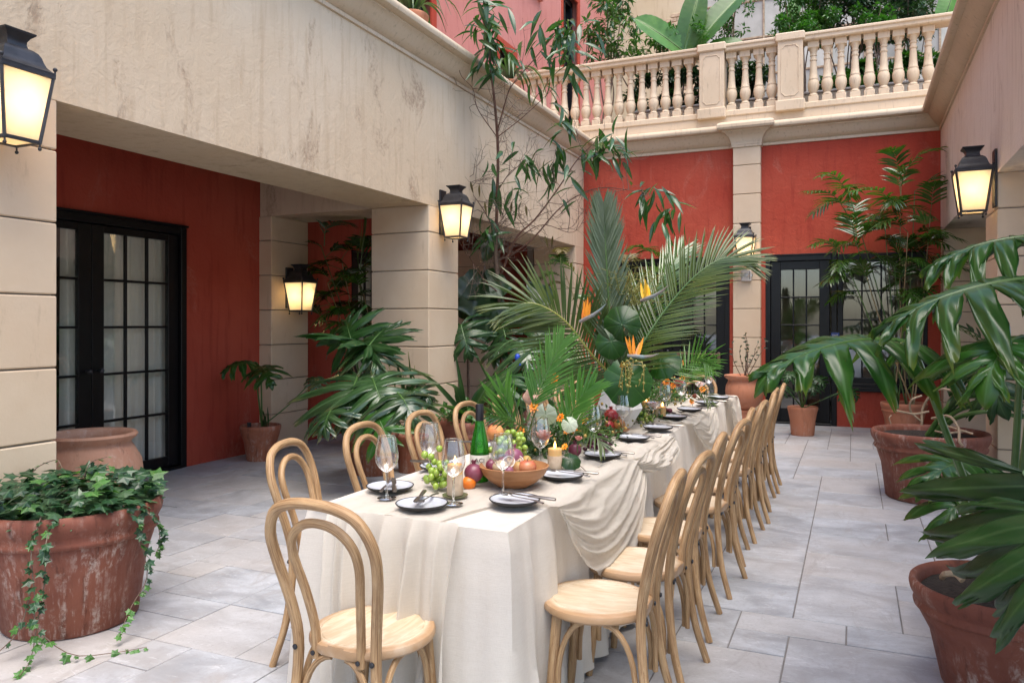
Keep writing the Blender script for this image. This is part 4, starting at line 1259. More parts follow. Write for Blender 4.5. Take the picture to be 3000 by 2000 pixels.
# ------------------------------------------------------------------ candles, fruit, bottle
def candle(x, y, h, r, label, wrap=True, dish=True, glass_h=0, group='lit candles along the table'):
    root = thing('pillar_candle', label, 'candle', (x, y, ZP - .006), group=group)
    z = .008 if dish else 0
    if dish:
        part('dish', MB().lathe([(0, 0), (r * 1.35, 0), (r * 1.62, .005), (r * 1.66, .009), (r * 1.6, .009), (r * 1.3, .005), (0, .004)], 28), 'dish_green', root, local=True)
    part('wax', MB().lathe([(0, z), (r * .97, z), (r * .985, z + h * .5), (r, z + h * .93), (r * .99, z + h), (r * .93, z + h + .003), (r * .82, z + h - .006), (r * .45, z + h - .012), (0, z + h - .013)], 24, wob=.02, seed=x), 'candle_wax', root, 50, local=True)
    if wrap:
        part('bark_wrap', MB().shell([(r * 1.015, z + .001), (r * 1.04, z + .004), (r * 1.03, z + h * .68), (r * 1.005, z + h * .70)], 26), 'bark_wrap', root, 50, local=True)
    part('wick', MB().tube([(0, 0, z + h - .014), (.001, 0, z + h + .004)], .0012, 5), 'wick', root, local=True)
    part('flame', MB().lathe([(0, z + h + .002), (.0045, z + h + .007), (.0062, z + h + .013), (.0048, z + h + .022), (.002, z + h + .031), (0, z + h + .037)], 10), 'flame', root, 180, local=True)
    if glass_h:
        part('glass_holder', MB().shell([(r * 1.45, 0), (r * 1.5, .004), (r * 1.5, glass_h), (r * 1.46, glass_h), (r * 1.45, .008)], 24), 'wine_glass', root, local=True)
    return root
candle(*(-1.436, 2.703, 0.785)[:2], .118, .031, 'lit bark-wrapped pillar candle on a green dish at the near table end')
candle(*(-1.256, 3.341, 0.785)[:2], .098, .033, 'lit bark-wrapped pillar candle in front of the garland beside the fruit bowl')
candle(*(-1.714, 4.979, 0.785)[:2], .155, .035, 'tall lit candle behind the fan palm leaf before the vase', False, False)
candle(*(-1.363, 5.488, 0.785)[:2], .12, .030, 'lit amber candle just right of the white vase', True, False)
candle(*(-1.303, 5.537, 0.785)[:2], .075, .026, 'lit candle in a clear glass past the white vase', False, False, .125)
candle(*(-1.260, 5.556, 0.785)[:2], .08, .024, 'small lit candle between two wine glasses past the vase', False, False)

bx0 = (-1.302, 2.914, 0.785)
bowl = thing('fruit_bowl', 'turned wooden bowl heaped with plums, apples and cut passion fruit', 'bowl', (bx0[0] + .0, bx0[1] + .06, ZP - .005))
part('body', MB().lathe([(0, 0), (.06, 0), (.066, .004), (.10, .024), (.130, .052), (.146, .082), (.148, .088), (.143, .090), (.139, .084), (.122, .056), (.09, .03), (.05, .014), (0, .012)], 40), 'bowl_wood', bowl, 50, local=True)
BLc = V(bowl.location)
def fruit(name, c, r, mat, label, cat, sq=(1, 1, 1), stalk=None, crown=False, dimple=0, group=None):
    root = thing(name, label, cat, c, random.Random(c[0]).uniform(0, 6), group)
    prof = []
    for i in range(13):
        a = math.pi * i / 12
        rr = r * math.sin(a) * sq[0]
        zz = -r * math.cos(a) * sq[2]
        if dimple: zz -= dimple * r * math.exp(-(rr / (r * .35)) ** 2) * (1 if i > 6 else -1)
        prof.append((max(rr, 0), zz))
    part('flesh', MB().lathe(prof, 18, wob=.04, seed=c[1]), mat, root, 180, local=True)
    if stalk:
        part('stalk', MB().tube([(0, 0, r * sq[2] * .7), (.002, .002, r * sq[2] * 1.0), (.006, .003, r * sq[2] * 1.25)], .0018, 6), stalk, root, local=True)
    if crown:
        m = MB().shell([(r * .22, r * .88), (r * .2, r * 1.05), (r * .3, r * 1.32)], 12)
        m.v = [(x, y, z + (.004 if i % 2 else -.004) * (z > r * 1.2)) for i, (x, y, z) in enumerate(m.v)]
        part('crown', m, mat, root, 40, local=True)
    return root
b = BLc
fruit('purple_plum', (b.x - .005, b.y + .01, b.z + .118), .042, 'purple_skin', 'big purple fruit on top of the wooden bowl', 'fruit', (1, 1, .95), None, True)
fruit('green_guava', (b.x - .03, b.y - .06, b.z + .088), .034, 'potato_skin', 'pale green oval fruit at the front of the wooden bowl', 'fruit', (1.1, 1, .85))
fruit('red_apple', (b.x + .078, b.y - .042, b.z + .092), .037, 'apple_skin', 'red apple at the aisle end of the wooden bowl', 'apple', (1.05, 1, .88), 'bark', False, .25)
fruit('yellow_fig', (b.x + .045, b.y - .055, b.z + .084), .026, 'fig_skin', 'yellow fig beside the red apple in the bowl', 'fig', (.9, .9, 1.2), 'petiole_green')
fruit('yellow_fig', (b.x + .055, b.y + .01, b.z + .10), .026, 'fig_skin', 'yellow fig behind the red apple in the bowl', 'fig', (.9, .9, 1.2), 'petiole_green')
fruit('dark_plum', (b.x - .088, b.y - .035, b.z + .088), .024, 'plum_skin', 'dark plum at the arcade end of the wooden bowl', 'plum')
fruit('dark_plum', (b.x - .065, b.y - .06, b.z + .083), .019, 'plum_skin', 'small dark plum beside the green oval fruit in the bowl', 'plum')
fruit('dark_plum', (b.x - .06, b.y + .02, b.z + .09), .026, 'plum_skin', 'dark plum half hidden behind the others in the bowl', 'plum')
fruit('purple_plum', (b.x + .01, b.y - .075, b.z + .075), .022, 'purple_skin', 'small purple fruit at the front lip of the bowl', 'fruit')
def passion(c, r, n, label):
    root = thing('passion_fruit_half', label, 'passion fruit', c)
    root.rotation_euler = V(n).to_track_quat('Z', 'Y').to_euler()
    part('rind', MB().lathe([(0, -r * .9), (r * .5, -r * .78), (r * .88, -r * .4), (r, 0), (r * .9, .001), (r * .84, -.003), (0, -.004)], 18), 'purple_skin', root, 60, local=True)
    part('pulp', MB().lathe([(0, -.002), (r * .5, -.0015), (r * .78, -.003), (r * .8, -.006), (0, -.006)], 18), 'passion_flesh', root, 60, local=True)
    part('pith', MB().shell([(r * .79, .0), (r * .93, .0012)], 18), 'paper_label', root, local=True)
passion((b.x + .004, b.y - .062, b.z + .112), .029, (.15, -.9, .55), 'halved passion fruit facing the viewer on top of the fruit bowl')
passion((b.x + .03, b.y - .02, b.z + .112), .024, (.4, -.7, .5), 'second halved passion fruit behind the first in the fruit bowl')

blk = thing('marble_block', 'white cylindrical stand carrying a peach and green grapes behind the bowl', 'stand', (-1.426, 3.143, 0.785))
part('drum', MB().lathe([(0, 0), (.056, 0), (.058, .004), (.058, .150), (.054, .154), (0, .154)], 28), 'white_ceramic', blk, local=True)
bk = V(blk.location)
fruit('peach', (bk.x - .032, bk.y - .02, bk.z + .192), .038, 'peach_skin', 'orange-red peach on the white stand', 'peach', (1, 1, .97), None, False, .15)
fruit('orange', (-1.453, 2.857, 0.803), .030, 'orange_skin', 'small orange persimmon on the cloth beside the first candle', 'orange', (1, 1, .95), 'petiole_green')
def grapes(c, n, r, spread, mat, label, drop=(0, 0, 1), seed=1, rest=None):
    rg = random.Random(seed)
    root = thing('grape_bunch', label, 'grapes', c)
    me = MB().ball((0, 0, 0), r, 10, 8, (1, 1, 1.12)).mesh('grape', mat, 180)
    pts = []
    tries = 0
    while len(pts) < n and tries < 6000:
        tries += 1
        p = V((rg.gauss(0, spread[0]), rg.gauss(0, spread[1]), rg.gauss(0, spread[2])))
        p.z = rest + abs(p.z) if rest is not None else p.z
        if all((p - q).length > 1.62 * r for q in pts): pts.append(p)
    for p in pts:
        obj('grape', me, root, loc=p, rot=(rg.uniform(0, 1), rg.uniform(0, 1), 0), scale=rg.uniform(.9, 1.08))
    part('stalk', MB().tube([(0, 0, r), (.01, .005, spread[2] * 2.2), (.02, .01, spread[2] * 3.2)], .0022, 6), 'bark', root, local=True)
grapes((-1.560, 2.801, 0.792), 38, .0142, (.024, .020, .040), 'green_grape', 'bunch of green grapes on the cloth beside the first candle', seed=2, rest=.006)
grapes((bk.x + .055, bk.y - .035, bk.z + .135), 46, .0145, (.032, .024, .030), 'green_grape', 'bunch of green grapes spilling over the white stand', seed=3)
grapes((-1.230, 3.916, 0.795), 34, .0135, (.030, .024, .024), 'dark_grape', 'bunch of dark red grapes by the garland beside a wine glass', seed=4, rest=.002)
grapes((-1.278, 5.164, 0.795), 16, .012, (.018, .018, .026), 'green_grape', 'small bunch of green grapes in front of the vase greenery', seed=5, rest=.002)

bt = thing('wine_bottle', 'green glass wine bottle with black cap and cream label', 'bottle', (-1.470, 2.992, 0.785))
bt.scale = (1.1,) * 3
part('glass', MB().lathe([(0, .004), (.034, 0), (.0375, .006), (.038, .09), (.0375, .115), (.034, .145), (.027, .18), (.019, .215), (.0155, .235), (.0148, .26), (.0148, .268), (0, .268)], 32), 'green_bottle_glass', bt, 60, local=True)
part('capsule', MB().lathe([(.0153, .235), (.0163, .238), (.0160, .296), (.0152, .300), (0, .300)], 24), 'bottle_cap', bt, 50, local=True)
part('label', MB().shell([(.0384, .030), (.0386, .031), (.0386, .104), (.0384, .105)], 32), 'paper_label', bt, local=True)
cu = bpy.data.curves.new('lettering', 'FONT'); cu.body = 'ACI'; cu.size = .024; cu.align_x = 'CENTER'; cu.extrude = .0004
ba = math.atan2(-bt.location.x, bt.location.y)
text_mesh(cu, 'label_ink', bt, (-.0395 * math.sin(-ba), -.0395 * math.cos(ba), .078), (R(90), 0, ba))
em = MB()
ring = [(.012 * math.cos(a * math.pi / 10), 0, .012 * math.sin(a * math.pi / 10)) for a in range(21)]
em.tube(ring, .0012, 5, False); em.tube([(-.006, 0, 0), (.006, 0, 0)], .0012, 5); em.tube([(0, 0, -.008), (0, 0, .008)], .0012, 5); em.tube([(-.004, 0, .004), (.004, 0, .004)], .001, 5)
em.xform(Matrix.Rotation(ba, 4, 'Z') @ Matrix.Translation((0, -.0335, .150)) @ Matrix.Rotation(R(-14), 4, 'X'))
part('embossed_emblem', em, 'green_bottle_glass', bt, local=True)
wp = (-1.379, 4.658, 0.785)
pd = thing('fruit_platter', 'low wooden platter of pomegranates in front of the vase', 'platter', wp)
part('dish', MB().lathe([(0, 0), (.07, 0), (.105, .010), (.118, .020), (.114, .021), (.10, .014), (.06, .007), (0, .006)], 32), 'bowl_wood', pd, local=True)
w_ = V(wp)
fruit('pomegranate', (w_.x - .015, w_.y + .05, w_.z + .094), .046, 'pomegranate_skin', 'large crimson pomegranate topping the platter', 'pomegranate', crown=True)
fruit('pomegranate', (w_.x - .005, w_.y - .035, w_.z + .045), .036, 'pomegranate_skin', 'small crimson pomegranate low on the platter', 'pomegranate', crown=True)
fruit('pomegranate', (w_.x + .055, w_.y - .005, w_.z + .05), .038, 'pale_pomegranate_skin', 'tan pomegranate at the aisle side of the platter', 'pomegranate', crown=True)
passion((w_.x - .05, w_.y - .04, w_.z + .07), .030, (.2, -.95, .2), 'sliced passion fruit seen through the glass beside the pomegranates')
fruit('pomegranate', (-1.302, 3.751, 0.815), .034, 'plum_skin', 'dark pomegranate tucked in the garland by the third plate', 'pomegranate', crown=True)
fruit('pomegranate', (-1.444, 2.883, 0.840), .040, 'plum_skin', 'brownish pomegranate between the first candle and the bottle', 'pomegranate', crown=True)

# ------------------------------------------------------------------ leaves and fronds
def selloum(L, W, nl=8, droop=.5, bend=.6, seed=0, fused=.40, ruffle=.012, a0=150):
    """deeply cut philodendron blade; local +Y along the rib, +Z upper face"""
    rg = random.Random(seed)
    mb = MB()
    nl = max(5, nl - 3)
    nu, nv = 10, 14
    for sd in (-1, 1):
        for k in range(nl):
            uc = (k + .5) / nl
            Lk = W * (.62 + .55 * math.sin(math.pi * (.18 + .72 * uc))) * (1 - .45 * max(0, uc - .6) / .4) * rg.uniform(.9, 1.1)
            tw = rg.uniform(-.12, .12); dr = droop * rg.uniform(.75, 1.3)
            vs = []; uvs = []
            for j in range(nv + 1):
                v = j / nv
                for i in range(nu + 1):
                    t = -1 + 2 * i / nu
                    ue = uc + t / (2 * nl) * (1 - .80 * max(0, v - .30) + .17 * math.sin(v * 12 + k * 2.1 + seed) * min(1, max(0, v - .35) * 4))
                    ue = max(0, ue)
                    ang = R(a0 - (a0 - 18) * ue ** .85)
                    p = L * max(0, (ue - .16) / .84)
                    edge = (1 - abs(t) ** 3.0) ** .6 if abs(t) < 1 else 0
                    r = v * Lk * (fused + (1 - fused) * edge)
                    sub = 1 + .07 * math.sin(t * 6 + k * 1.7) * v + .05 * math.sin(t * 13 + seed) * v
                    r *= sub
                    x = sd * r * math.sin(ang); y = p + r * math.cos(ang)
                    q = r / W
                    z = -dr * W * q * q * .62 + .02 * W - .035 * W * abs(t) * v * 1.6 + tw * t * v * Lk * .18 + ruffle * math.sin(9 * v + 5 * t + k) * v
                    z += .05 * W * (1 - min(1, q * 4)) * -.6
                    vs.append((x, y, z)); uvs.append((.5 + t * .5, v))
            fs = []
            for j in range(nv):
                for i in range(nu):
                    q = (j * (nu + 1) + i, j * (nu + 1) + i + 1, (j + 1) * (nu + 1) + i + 1, (j + 1) * (nu + 1) + i)
                    fs.append(q if sd > 0 else q[::-1])
            mb.add(vs, fs, uvs)
    # tip lobe
    vs = []; uvs = []; fs = []
    Lt = W * .55
    for j in range(nv + 1):
        v = j / nv
        w = W * .16 * math.sin(math.pi * min(1, .28 + .72 * v)) ** .8
        for i in range(5):
            t = -1 + i / 2
            vs.append((t * w, L * .93 + v * Lt, -.05 * W * abs(t) - droop * .3 * W * v * v)); uvs.append((.5 + t * .5, v))
    for j in range(nv):
        for i in range(4):
            fs.append((j * 5 + i, j * 5 + i + 1, (j + 1) * 5 + i + 1, (j + 1) * 5 + i))
    mb.add(vs, fs, uvs)
    if bend:
        k = bend / L
        out = []
        for x, y, z in mb.v:
            a = k * y
            out.append((x, math.sin(a) / k + z * math.sin(a), z * math.cos(a) - (1 - math.cos(a)) / k) if y > 0 else (x, y, z - .25 * k * y * y))
        mb.v = out
    return mb

def big_leaf(parent, base, tip, up, W, mat, seed, frm=None, droop=.5, bend=.6, nl=8, pr=.011, name='leaf', sag=.0, fused=.40, a0=150):
    base, tip = V(base), V(tip)
    L = (tip - base).length
    mb = selloum(L * .86, W, nl, droop, bend, seed, fused, a0=a0)
    # lift the start so that the bent rib still points at the tip
    M = frame(base, (tip - base).normalized() + V(up).normalized() * math.tan(bend / 2) * .9, up)
    lf = part(name, mb.xform(M), mat, parent, 180)
    k = bend / (L * .86)
    rib = []
    for i in range(9):
        a = bend * i / 8
        rib.append(M @ V((0, math.sin(a) / k if k else 0, -(1 - math.cos(a)) / k - .004)))
    part('rib', MB().tube(rib, [pr * .75 * (1 - .85 * i / 8) for i in range(9)], 6), 'petiole_green', lf)
    if frm is not None:
        frm = V(frm)
        mid = (frm + base) / 2 + V((0, 0, sag))
        pts = spline([frm, mid, base], 12)
        part('petiole', MB().tube(pts, [pr * (1.25 - .4 * i / 12) for i in range(13)], 8), 'petiole_green', parent)
    return lf

def leaflet(mb, p, d, up, L, w, droop, segs=4, blunt=False):
    p = V(p); d = V(d).normalized()
    sd = d.cross(V(up))
    sd = sd.normalized() if sd.length > 1e-5 else d.orthogonal().normalized()
    prof = [.45, 1.0, .92, .6, .0] if not blunt else [.6, 1, 1, .8, .1]
    vs = []; uvs = []
    for i in range(segs + 1):
        t = i / segs
        c = p + d * (L * t) - V((0, 0, 1)) * (droop * L * t * t)
        ww = w * prof[round(t * 4)] if segs == 4 else w * math.sin(math.pi * min(.98, .15 + .85 * t))
        n = sd.cross(d).normalized()
        for e in (-1, 0, 1):
            vs.append(c + sd * ww * e * .5 + n * (abs(e) * ww * .16)); uvs.append((.5 + e * .5, t))
    fs = []
    for i in range(segs):
        for e in range(2):
            fs.append((i * 3 + e, i * 3 + e + 1, i * 3 + e + 4, i * 3 + e + 3))
    mb.add(vs, fs, uvs)

def frond(parent, pts, n, ll, lw, mat, rib='petiole_green', up=(0, 0, 1), ang=52, droop=.18, vee=.25, seed=0, rr=.006, start=.12, name='frond', prof=None, sides=(-1, 1), segs=4):
    rg = random.Random(seed)
    path = spline(pts, 24)
    mb = MB()
    for s in sides:
        for k in range(n):
            t = start + (1 - start) * (k + rg.uniform(.2, .8)) / n
            q = t * 24; i = min(int(q), 23); fr = q - i
            p = path[i].lerp(path[i + 1], fr)
            tg = (path[i + 1] - path[i]).normalized()
            sd = tg.cross(V(up))
            sd = (sd.normalized() if sd.length > .05 else tg.orthogonal().normalized()) * s
            nrm = (sd.cross(tg) * s).normalized() * 1
            if nrm.dot(V(up)) < 0: nrm = -nrm
            a = R(ang * (1 - .55 * t) + rg.uniform(-4, 4))
            d = tg * math.cos(a) + sd * math.sin(a) + nrm * vee * rg.uniform(.7, 1.3)
            shape = prof(t) if prof else (math.sin(math.pi * min(1, .22 + .70 * t)) ** .7)
            leaflet(mb, p, d, nrm, ll * shape * rg.uniform(.92, 1.06), lw * rg.uniform(.9, 1.1), droop * rg.uniform(.6, 1.4), segs)
    f = part(name, mb, mat, parent, 180)
    part('rachis', MB().tube(path, [rr * (1.1 - .9 * i / 24) for i in range(25)], 6), rib, f)
    return f

def simple_leaf(L, w, fold=.18, curl=.25, n=5):
    mb = MB(); vs = []; uvs = []; fs = []
    for i in range(n + 1):
        t = i / n
        ww = w * (math.sin(math.pi * (t ** .85)) ** .9 if 0 < t < 1 else 0.02)
        for e in (-1, 0, 1):
            vs.append((e * ww * .5, L * t, abs(e) * fold * ww - curl * L * t * t)); uvs.append((.5 + e * .5, t))
    for i in range(n):
        for e in range(2):
            fs.append((i * 3 + e, i * 3 + e + 1, i * 3 + e + 4, i * 3 + e + 3))
    return mb.add(vs, fs, uvs)

def scatter_leaves(mb, n, fn, size, rg, hang=.3, aspect=.45):
    """many small folded leaves; fn() gives a point and an outward direction"""
    for _ in range(n):
        p, o = fn()
        d = (V(o) + V((rg.gauss(0, .6), rg.gauss(0, .6), rg.gauss(0, .6))) - V((0, 0, hang))).normalized()
        up = V((rg.gauss(0, .5), rg.gauss(0, .5), 1))
        sd = d.cross(up)
        if sd.length < 1e-3: continue
        sd.normalize(); nn = sd.cross(d)
        L = size * rg.uniform(.6, 1.25); w = L * aspect
        p = V(p)
        mb.add([p, p + d * L * .5 + sd * w * .5 + nn * w * .15, p + d * L - nn * L * .12, p + d * L * .5 - sd * w * .5 + nn * w * .15, p + d * L * .5],
               [(0, 1, 4), (1, 2, 4), (2, 3, 4), (3, 0, 4)], [(.5, 0), (1, .5), (.5, 1), (0, .5), (.5, .5)])
    return mb

# ------------------------------------------------------------------ pots
def pot(parent, c, rb, rt, h, mat='terracotta', band=True, n=40, soil=.06):
    x, y = c
    rim = min(.09, h * .16)
    prof = [(0, 0), (rb * .96, 0), (rb, .012), (rb + (rt * .9 - rb) * .5, h * .5), (rt * .9, h - rim * 1.9)]
    if band:
        prof += [(rt * .90, h - rim * 1.75), (rt * .945, h - rim * 1.65), (rt * .955, h - rim * 1.45), (rt * .93, h - rim * 1.25)]
    prof += [(rt * .95, h - rim * 1.05), (rt * .985, h - rim * .75), (rt, h - rim * .4), (rt * .99, h - rim * .12), (rt * .965, h), (rt * .93, h - .004), (rt * .90, h - rim * .3), (rt * .88, h - soil - .04), (0, h - soil - .05)]
    p = part('pot', MB().lathe(prof, n, (0, 0, 0), wob=.008, seed=x), mat, parent, 60, local=True)
    part('soil', MB().grid(lambda u, v: (rt * .885 * u * math.cos(v * 2 * math.pi), rt * .885 * u * math.sin(v * 2 * math.pi), h - soil + .012 * noise.noise(V((u * 9 * math.cos(v * 6.28), u * 9 * math.sin(v * 6.28), x))) * (1 - u * .4)), 10, 28), 'soil', parent, 180, local=True)
    return p

# ivy pot, bottom left
def ivy_leaf_mesh(mat):
    pts = []
    lob = [(0, .1), (28, .62), (52, .40), (78, .80), (112, .48), (140, .62), (180, .28)]
    outline = [(math.sin(R(a)) * r, .3 + -math.cos(R(a)) * -r * -1 if False else .35 + math.cos(R(a)) * r) for a, r in ((0, .72), (24, .40), (58, .62), (84, .34), (125, .50), (160, .30), (180, .26), (200, .30), (235, .50), (276, .34), (302, .62), (336, .40))]
    vs = [(0, .35, .05)] + [(x, y, -.10 * abs(x) - .06 * y) for x, y in outline]
    n = len(outline)
    return MB().add(vs, [(0, 1 + i, 1 + (i + 1) % n) for i in range(n)], [(.5, .3)] + [(.5 + x, y) for x, y in outline]).mesh('leaf', mat, 0)
ivy_a, ivy_b = ivy_leaf_mesh('ivy_leaf'), ivy_leaf_mesh('young_ivy_leaf')
def put_leaf(parent, me, p, d, up, s, inv):
    M = frame(p, d, up) @ Matrix.Diagonal((s, s, s, 1))
    return obj('leaf', me, parent, mw=inv @ M)
IP = (-3.55, 2.64)
ivp = thing('ivy_pot', 'big terracotta pot overflowing with trailing green ivy by the near pillar', 'potted plant', (*IP, 0))
pot(ivp, IP, .30, .415, .585, 'salted_terracotta', soil=.03)
rg = random.Random(21)
inv = ivp.matrix_basis.inverted()
vines = MB(); nleaf = 0
for k in range(200):
    a = rg.uniform(0, 6.283); r = .385 * math.sqrt(rg.random())
    x, y = IP[0] + r * math.cos(a), IP[1] + r * math.sin(a)
    z = .59 + .10 * (1 - (r / .46) ** 2) + rg.uniform(-.02, .05)
    put_leaf(ivp, ivy_a if rg.random() < .88 else ivy_b, (x, y, z), (math.cos(a) + rg.gauss(0, .5), math.sin(a) + rg.gauss(0, .5), rg.uniform(-.5, .3)), (rg.gauss(0, .35) + .25, rg.gauss(0, .35) - .3, 1), rg.uniform(.055, .09), inv)
fill = MB()
for k in range(420):
    a = rg.uniform(0, 6.283); r = .37 * math.sqrt(rg.random())
    p = V((IP[0] + r * math.cos(a), IP[1] + r * math.sin(a), .56 + .13 * (1 - (r / .47) ** 2) * rg.random()))
    M = frame(p, (math.cos(a) + rg.gauss(0, .6), math.sin(a) + rg.gauss(0, .6), rg.uniform(-.6, .3)), (rg.gauss(0, .4), rg.gauss(0, .4), 1)) @ Matrix.Diagonal((.075, .075, .075, 1))
    vs_ = [tuple(M @ v.co) for v in ivy_a.vertices]
    fill.add(vs_, [tuple(f.vertices) for f in ivy_a.polygons], [(.5, .4)] * len(vs_))
o = part('foliage', fill, 'ivy_leaf', ivp, 0); o['kind'] = 'stuff'
def vine(pts, n, s0=.05):
    path = spline(pts, 20)
    vines.tube(path, [.0035 - .002 * i / 20 for i in range(21)], 5)
    for k in range(n):
        t = (k + rg.random()) / n * 20
        i = min(int(t), 19)
        p = path[i].lerp(path[i + 1], t - i)
        out = V((p.x - IP[0], p.y - IP[1], 0)).normalized()
        d = out + V((rg.gauss(0, .7), rg.gauss(0, .7), rg.uniform(-1.0, -.1)))
        put_leaf(ivp, ivy_b if t > 13 or rg.random() < .2 else ivy_a, p + out * .006, d, out + V((rg.gauss(0, .4), rg.gauss(0, .4), .7)), s0 * rg.uniform(.6, 1.15) * (1 - .3 * t / 20), inv)
vine([(-3.28, 2.36, .60), (-3.22, 2.27, .50), (-3.24, 2.28, .34), (-3.24, 2.25, .18), (-3.20, 2.19, .04), (-3.14, 2.10, .012)], 26)
vine([(-3.32, 2.32, .60), (-3.27, 2.24, .48), (-3.25, 2.24, .3), (-3.20, 2.22, .16), (-3.10, 2.30, .03), (-2.98, 2.42, .012), (-2.90, 2.52, .012)], 28)
vine([(-3.17, 2.62, .60), (-3.09, 2.64, .52), (-3.09, 2.66, .40), (-3.06, 2.66, .26), (-3.09, 2.60, .14), (-3.06, 2.5, .03)], 34)
vine([(-3.18, 2.70, .60), (-3.09, 2.74, .50), (-3.09, 2.76, .40), (-3.11, 2.75, .33)], 22)
vine([(-3.62, 2.26, .58), (-3.64, 2.18, .46), (-3.64, 2.21, .3)], 14)
vine([(-3.30, 2.26, .3), (-3.33, 2.22, .12), (-3.40, 2.12, .02), (-3.48, 2.02, .012)], 10)
vine([(-3.78, 2.6, .64), (-3.80, 2.62, .72), (-3.70, 2.66, .77), (-3.62, 2.64, .74)], 10, .035)
vine([(-3.55, 2.7, .68), (-3.52, 2.72, .76), (-3.44, 2.75, .79)], 8, .035)
part('vine', vines, 'bark', ivp)

urn = thing('storage_urn', 'wide-bellied weathered clay urn standing empty inside the arcade', 'urn', (-5.0, 3.86, 0))
part('body', MB().lathe([(0, 0), (.20, 0), (.215, .02), (.30, .18), (.345, .36), (.335, .48), (.285, .575), (.265, .605), (.272, .625), (.30, .645), (.312, .665), (.300, .682), (.275, .680), (.25, .655), (.245, .60), (.27, .52), (.28, .4), (.2, .1), (0, .08)], 48, wob=.012), 'pale_terracotta', urn, 60, local=True)

# small philodendron against the red wall
sp = thing('potted_philodendron', 'small two-leaved philodendron in a plain clay pot against the red wall', 'potted plant', (-5.83, 6.53, 0))
pot(sp, (-5.83, 6.53), .145, .215, .375, 'terracotta', False)
s0 = (-5.81, 6.53, .36)
big_leaf(sp, (-5.802, 6.405, 1.048), (-5.999, 6.099, 0.977), (.25, -.4, 1), .20, 'philodendron_leaf', 3, s0, .7, .9, 7, .008)
big_leaf(sp, (-5.666, 6.355, 1.018), (-5.224, 6.003, 0.884), (.3, -.6, .9), .19, 'philodendron_leaf', 4, s0, .6, .7, 7, .008)
big_leaf(sp, (-5.207, 6.667, 0.893), (-5.047, 6.518, 0.748), (.3, -.5, 1), .12, 'dusty_philodendron_leaf', 5, s0, .6, .7, 6, .006, sag=-.03)
for k in range(5):
    st = MB(); leaflet(st, (-5.80 + .02 * k, 6.52, .36), (.25 * math.cos(k * 1.3), .2 * math.sin(k * 1.3), 1), (1, .2, 0), .14 + .03 * k, .035, .1, 4)
    part('sheath', st, 'strap_leaf', sp, 180)
part('drain_stub', MB().lathe([(0, .34), (.022, .34), (.022, .40), (0, .40)], 12, (-.11, -.05, 0)), 'black_iron', sp, local=True)

# big philodendron in front of the middle pillar
mp = thing('potted_philodendron', 'large drooping split-leaf philodendron in front of the middle pillar', 'potted plant', (-4.30, 6.38, 0))
pot(mp, (-4.3, 6.38), .19, .26, .42, 'terracotta')
m0 = (-4.3, 6.38, .40)
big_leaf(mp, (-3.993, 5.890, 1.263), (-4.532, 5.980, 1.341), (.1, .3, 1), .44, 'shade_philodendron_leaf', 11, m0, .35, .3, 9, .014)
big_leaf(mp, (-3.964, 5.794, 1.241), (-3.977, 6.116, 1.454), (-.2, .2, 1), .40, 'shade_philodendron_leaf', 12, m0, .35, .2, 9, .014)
big_leaf(mp, (-3.917, 5.596, 1.017), (-3.784, 5.217, 0.663), (.3, -.9, .75), .47, 'dusty_philodendron_leaf', 13, m0, .45, .7, 9, .014)
big_leaf(mp, (-3.752, 5.559, 1.004), (-3.424, 5.266, 0.731), (.4, -.9, .8), .42, 'dusty_philodendron_leaf', 14, m0, .5, .8, 9, .013)
big_leaf(mp, (-3.444, 5.476, 0.890), (-3.160, 5.274, 0.716), (.6, -.6, .8), .30, 'dusty_philodendron_leaf', 15, m0, .6, .8, 8, .011)
big_leaf(mp, (-3.472, 5.682, 0.916), (-3.236, 5.677, 0.853), (.5, -.5, 1), .22, 'dusty_philodendron_leaf', 16, m0, .6, .8, 8, .010)
big_leaf(mp, (-3.556, 5.318, 0.761), (-3.290, 5.107, 0.543), (.3, -1, .5), .28, 'philodendron_leaf', 17, m0, .5, .6, 8, .011)
big_leaf(mp, (-3.970, 5.354, 0.767), (-3.899, 5.057, 0.649), (-.1, -.8, .8), .28, 'dusty_philodendron_leaf', 18, m0, .6, .8, 8, .011)
big_leaf(mp, (-4.035, 5.871, 1.207), (-3.698, 5.583, 1.134), (.4, -.6, .9), .25, 'dusty_philodendron_leaf', 19, m0, .6, .8, 8, .012)
big_leaf(mp, (-4.326, 6.071, 1.293), (-4.505, 6.211, 1.519), (-.3, -.5, .5), .34, 'shade_philodendron_leaf', 20, m0, .4, .3, 8, .012)
snp = thing('snake_plant', 'upright snake plant with yellow leaf edges beside the middle pillar', 'potted plant', (-4.0, 6.62, 0))
pot(snp, (-4.0, 6.62), .13, .17, .36, 'terracotta', False)
for k, (u, v, dd) in enumerate(((1152, 1025, 7.2), (1196, 1030, 7.2), (1228, 1105, 7.1), (1135, 1060, 7.3), (1215, 1070, 7.3), (1178, 1080, 7.1))):
    tp = [(-3.913, 6.144, 1.216), (-3.785, 6.200, 1.200), (-3.641, 6.154, 0.969), (-4.017, 6.207, 1.100), (-3.782, 6.311, 1.068), (-3.784, 6.091, 1.047)][k]
    b0 = V((-4.0 + .04 * math.cos(k), 6.62 + .04 * math.sin(k), .34)); L = (V(tp) - b0).length
    mb = MB(); leaflet(mb, b0, V(tp) - b0, (.9, -.4 + .3 * k, 0), L, .05, .0, 4); lf = part('leaf', mb, 'snake_plant_leaf', snp, 180)
    for e in (0, 2):
        part('margin', MB().tube([V(mb.v[i * 3 + e]) for i in range(5)], .0022, 5), 'yellow_petal' if False else 'yellow_rib', lf)

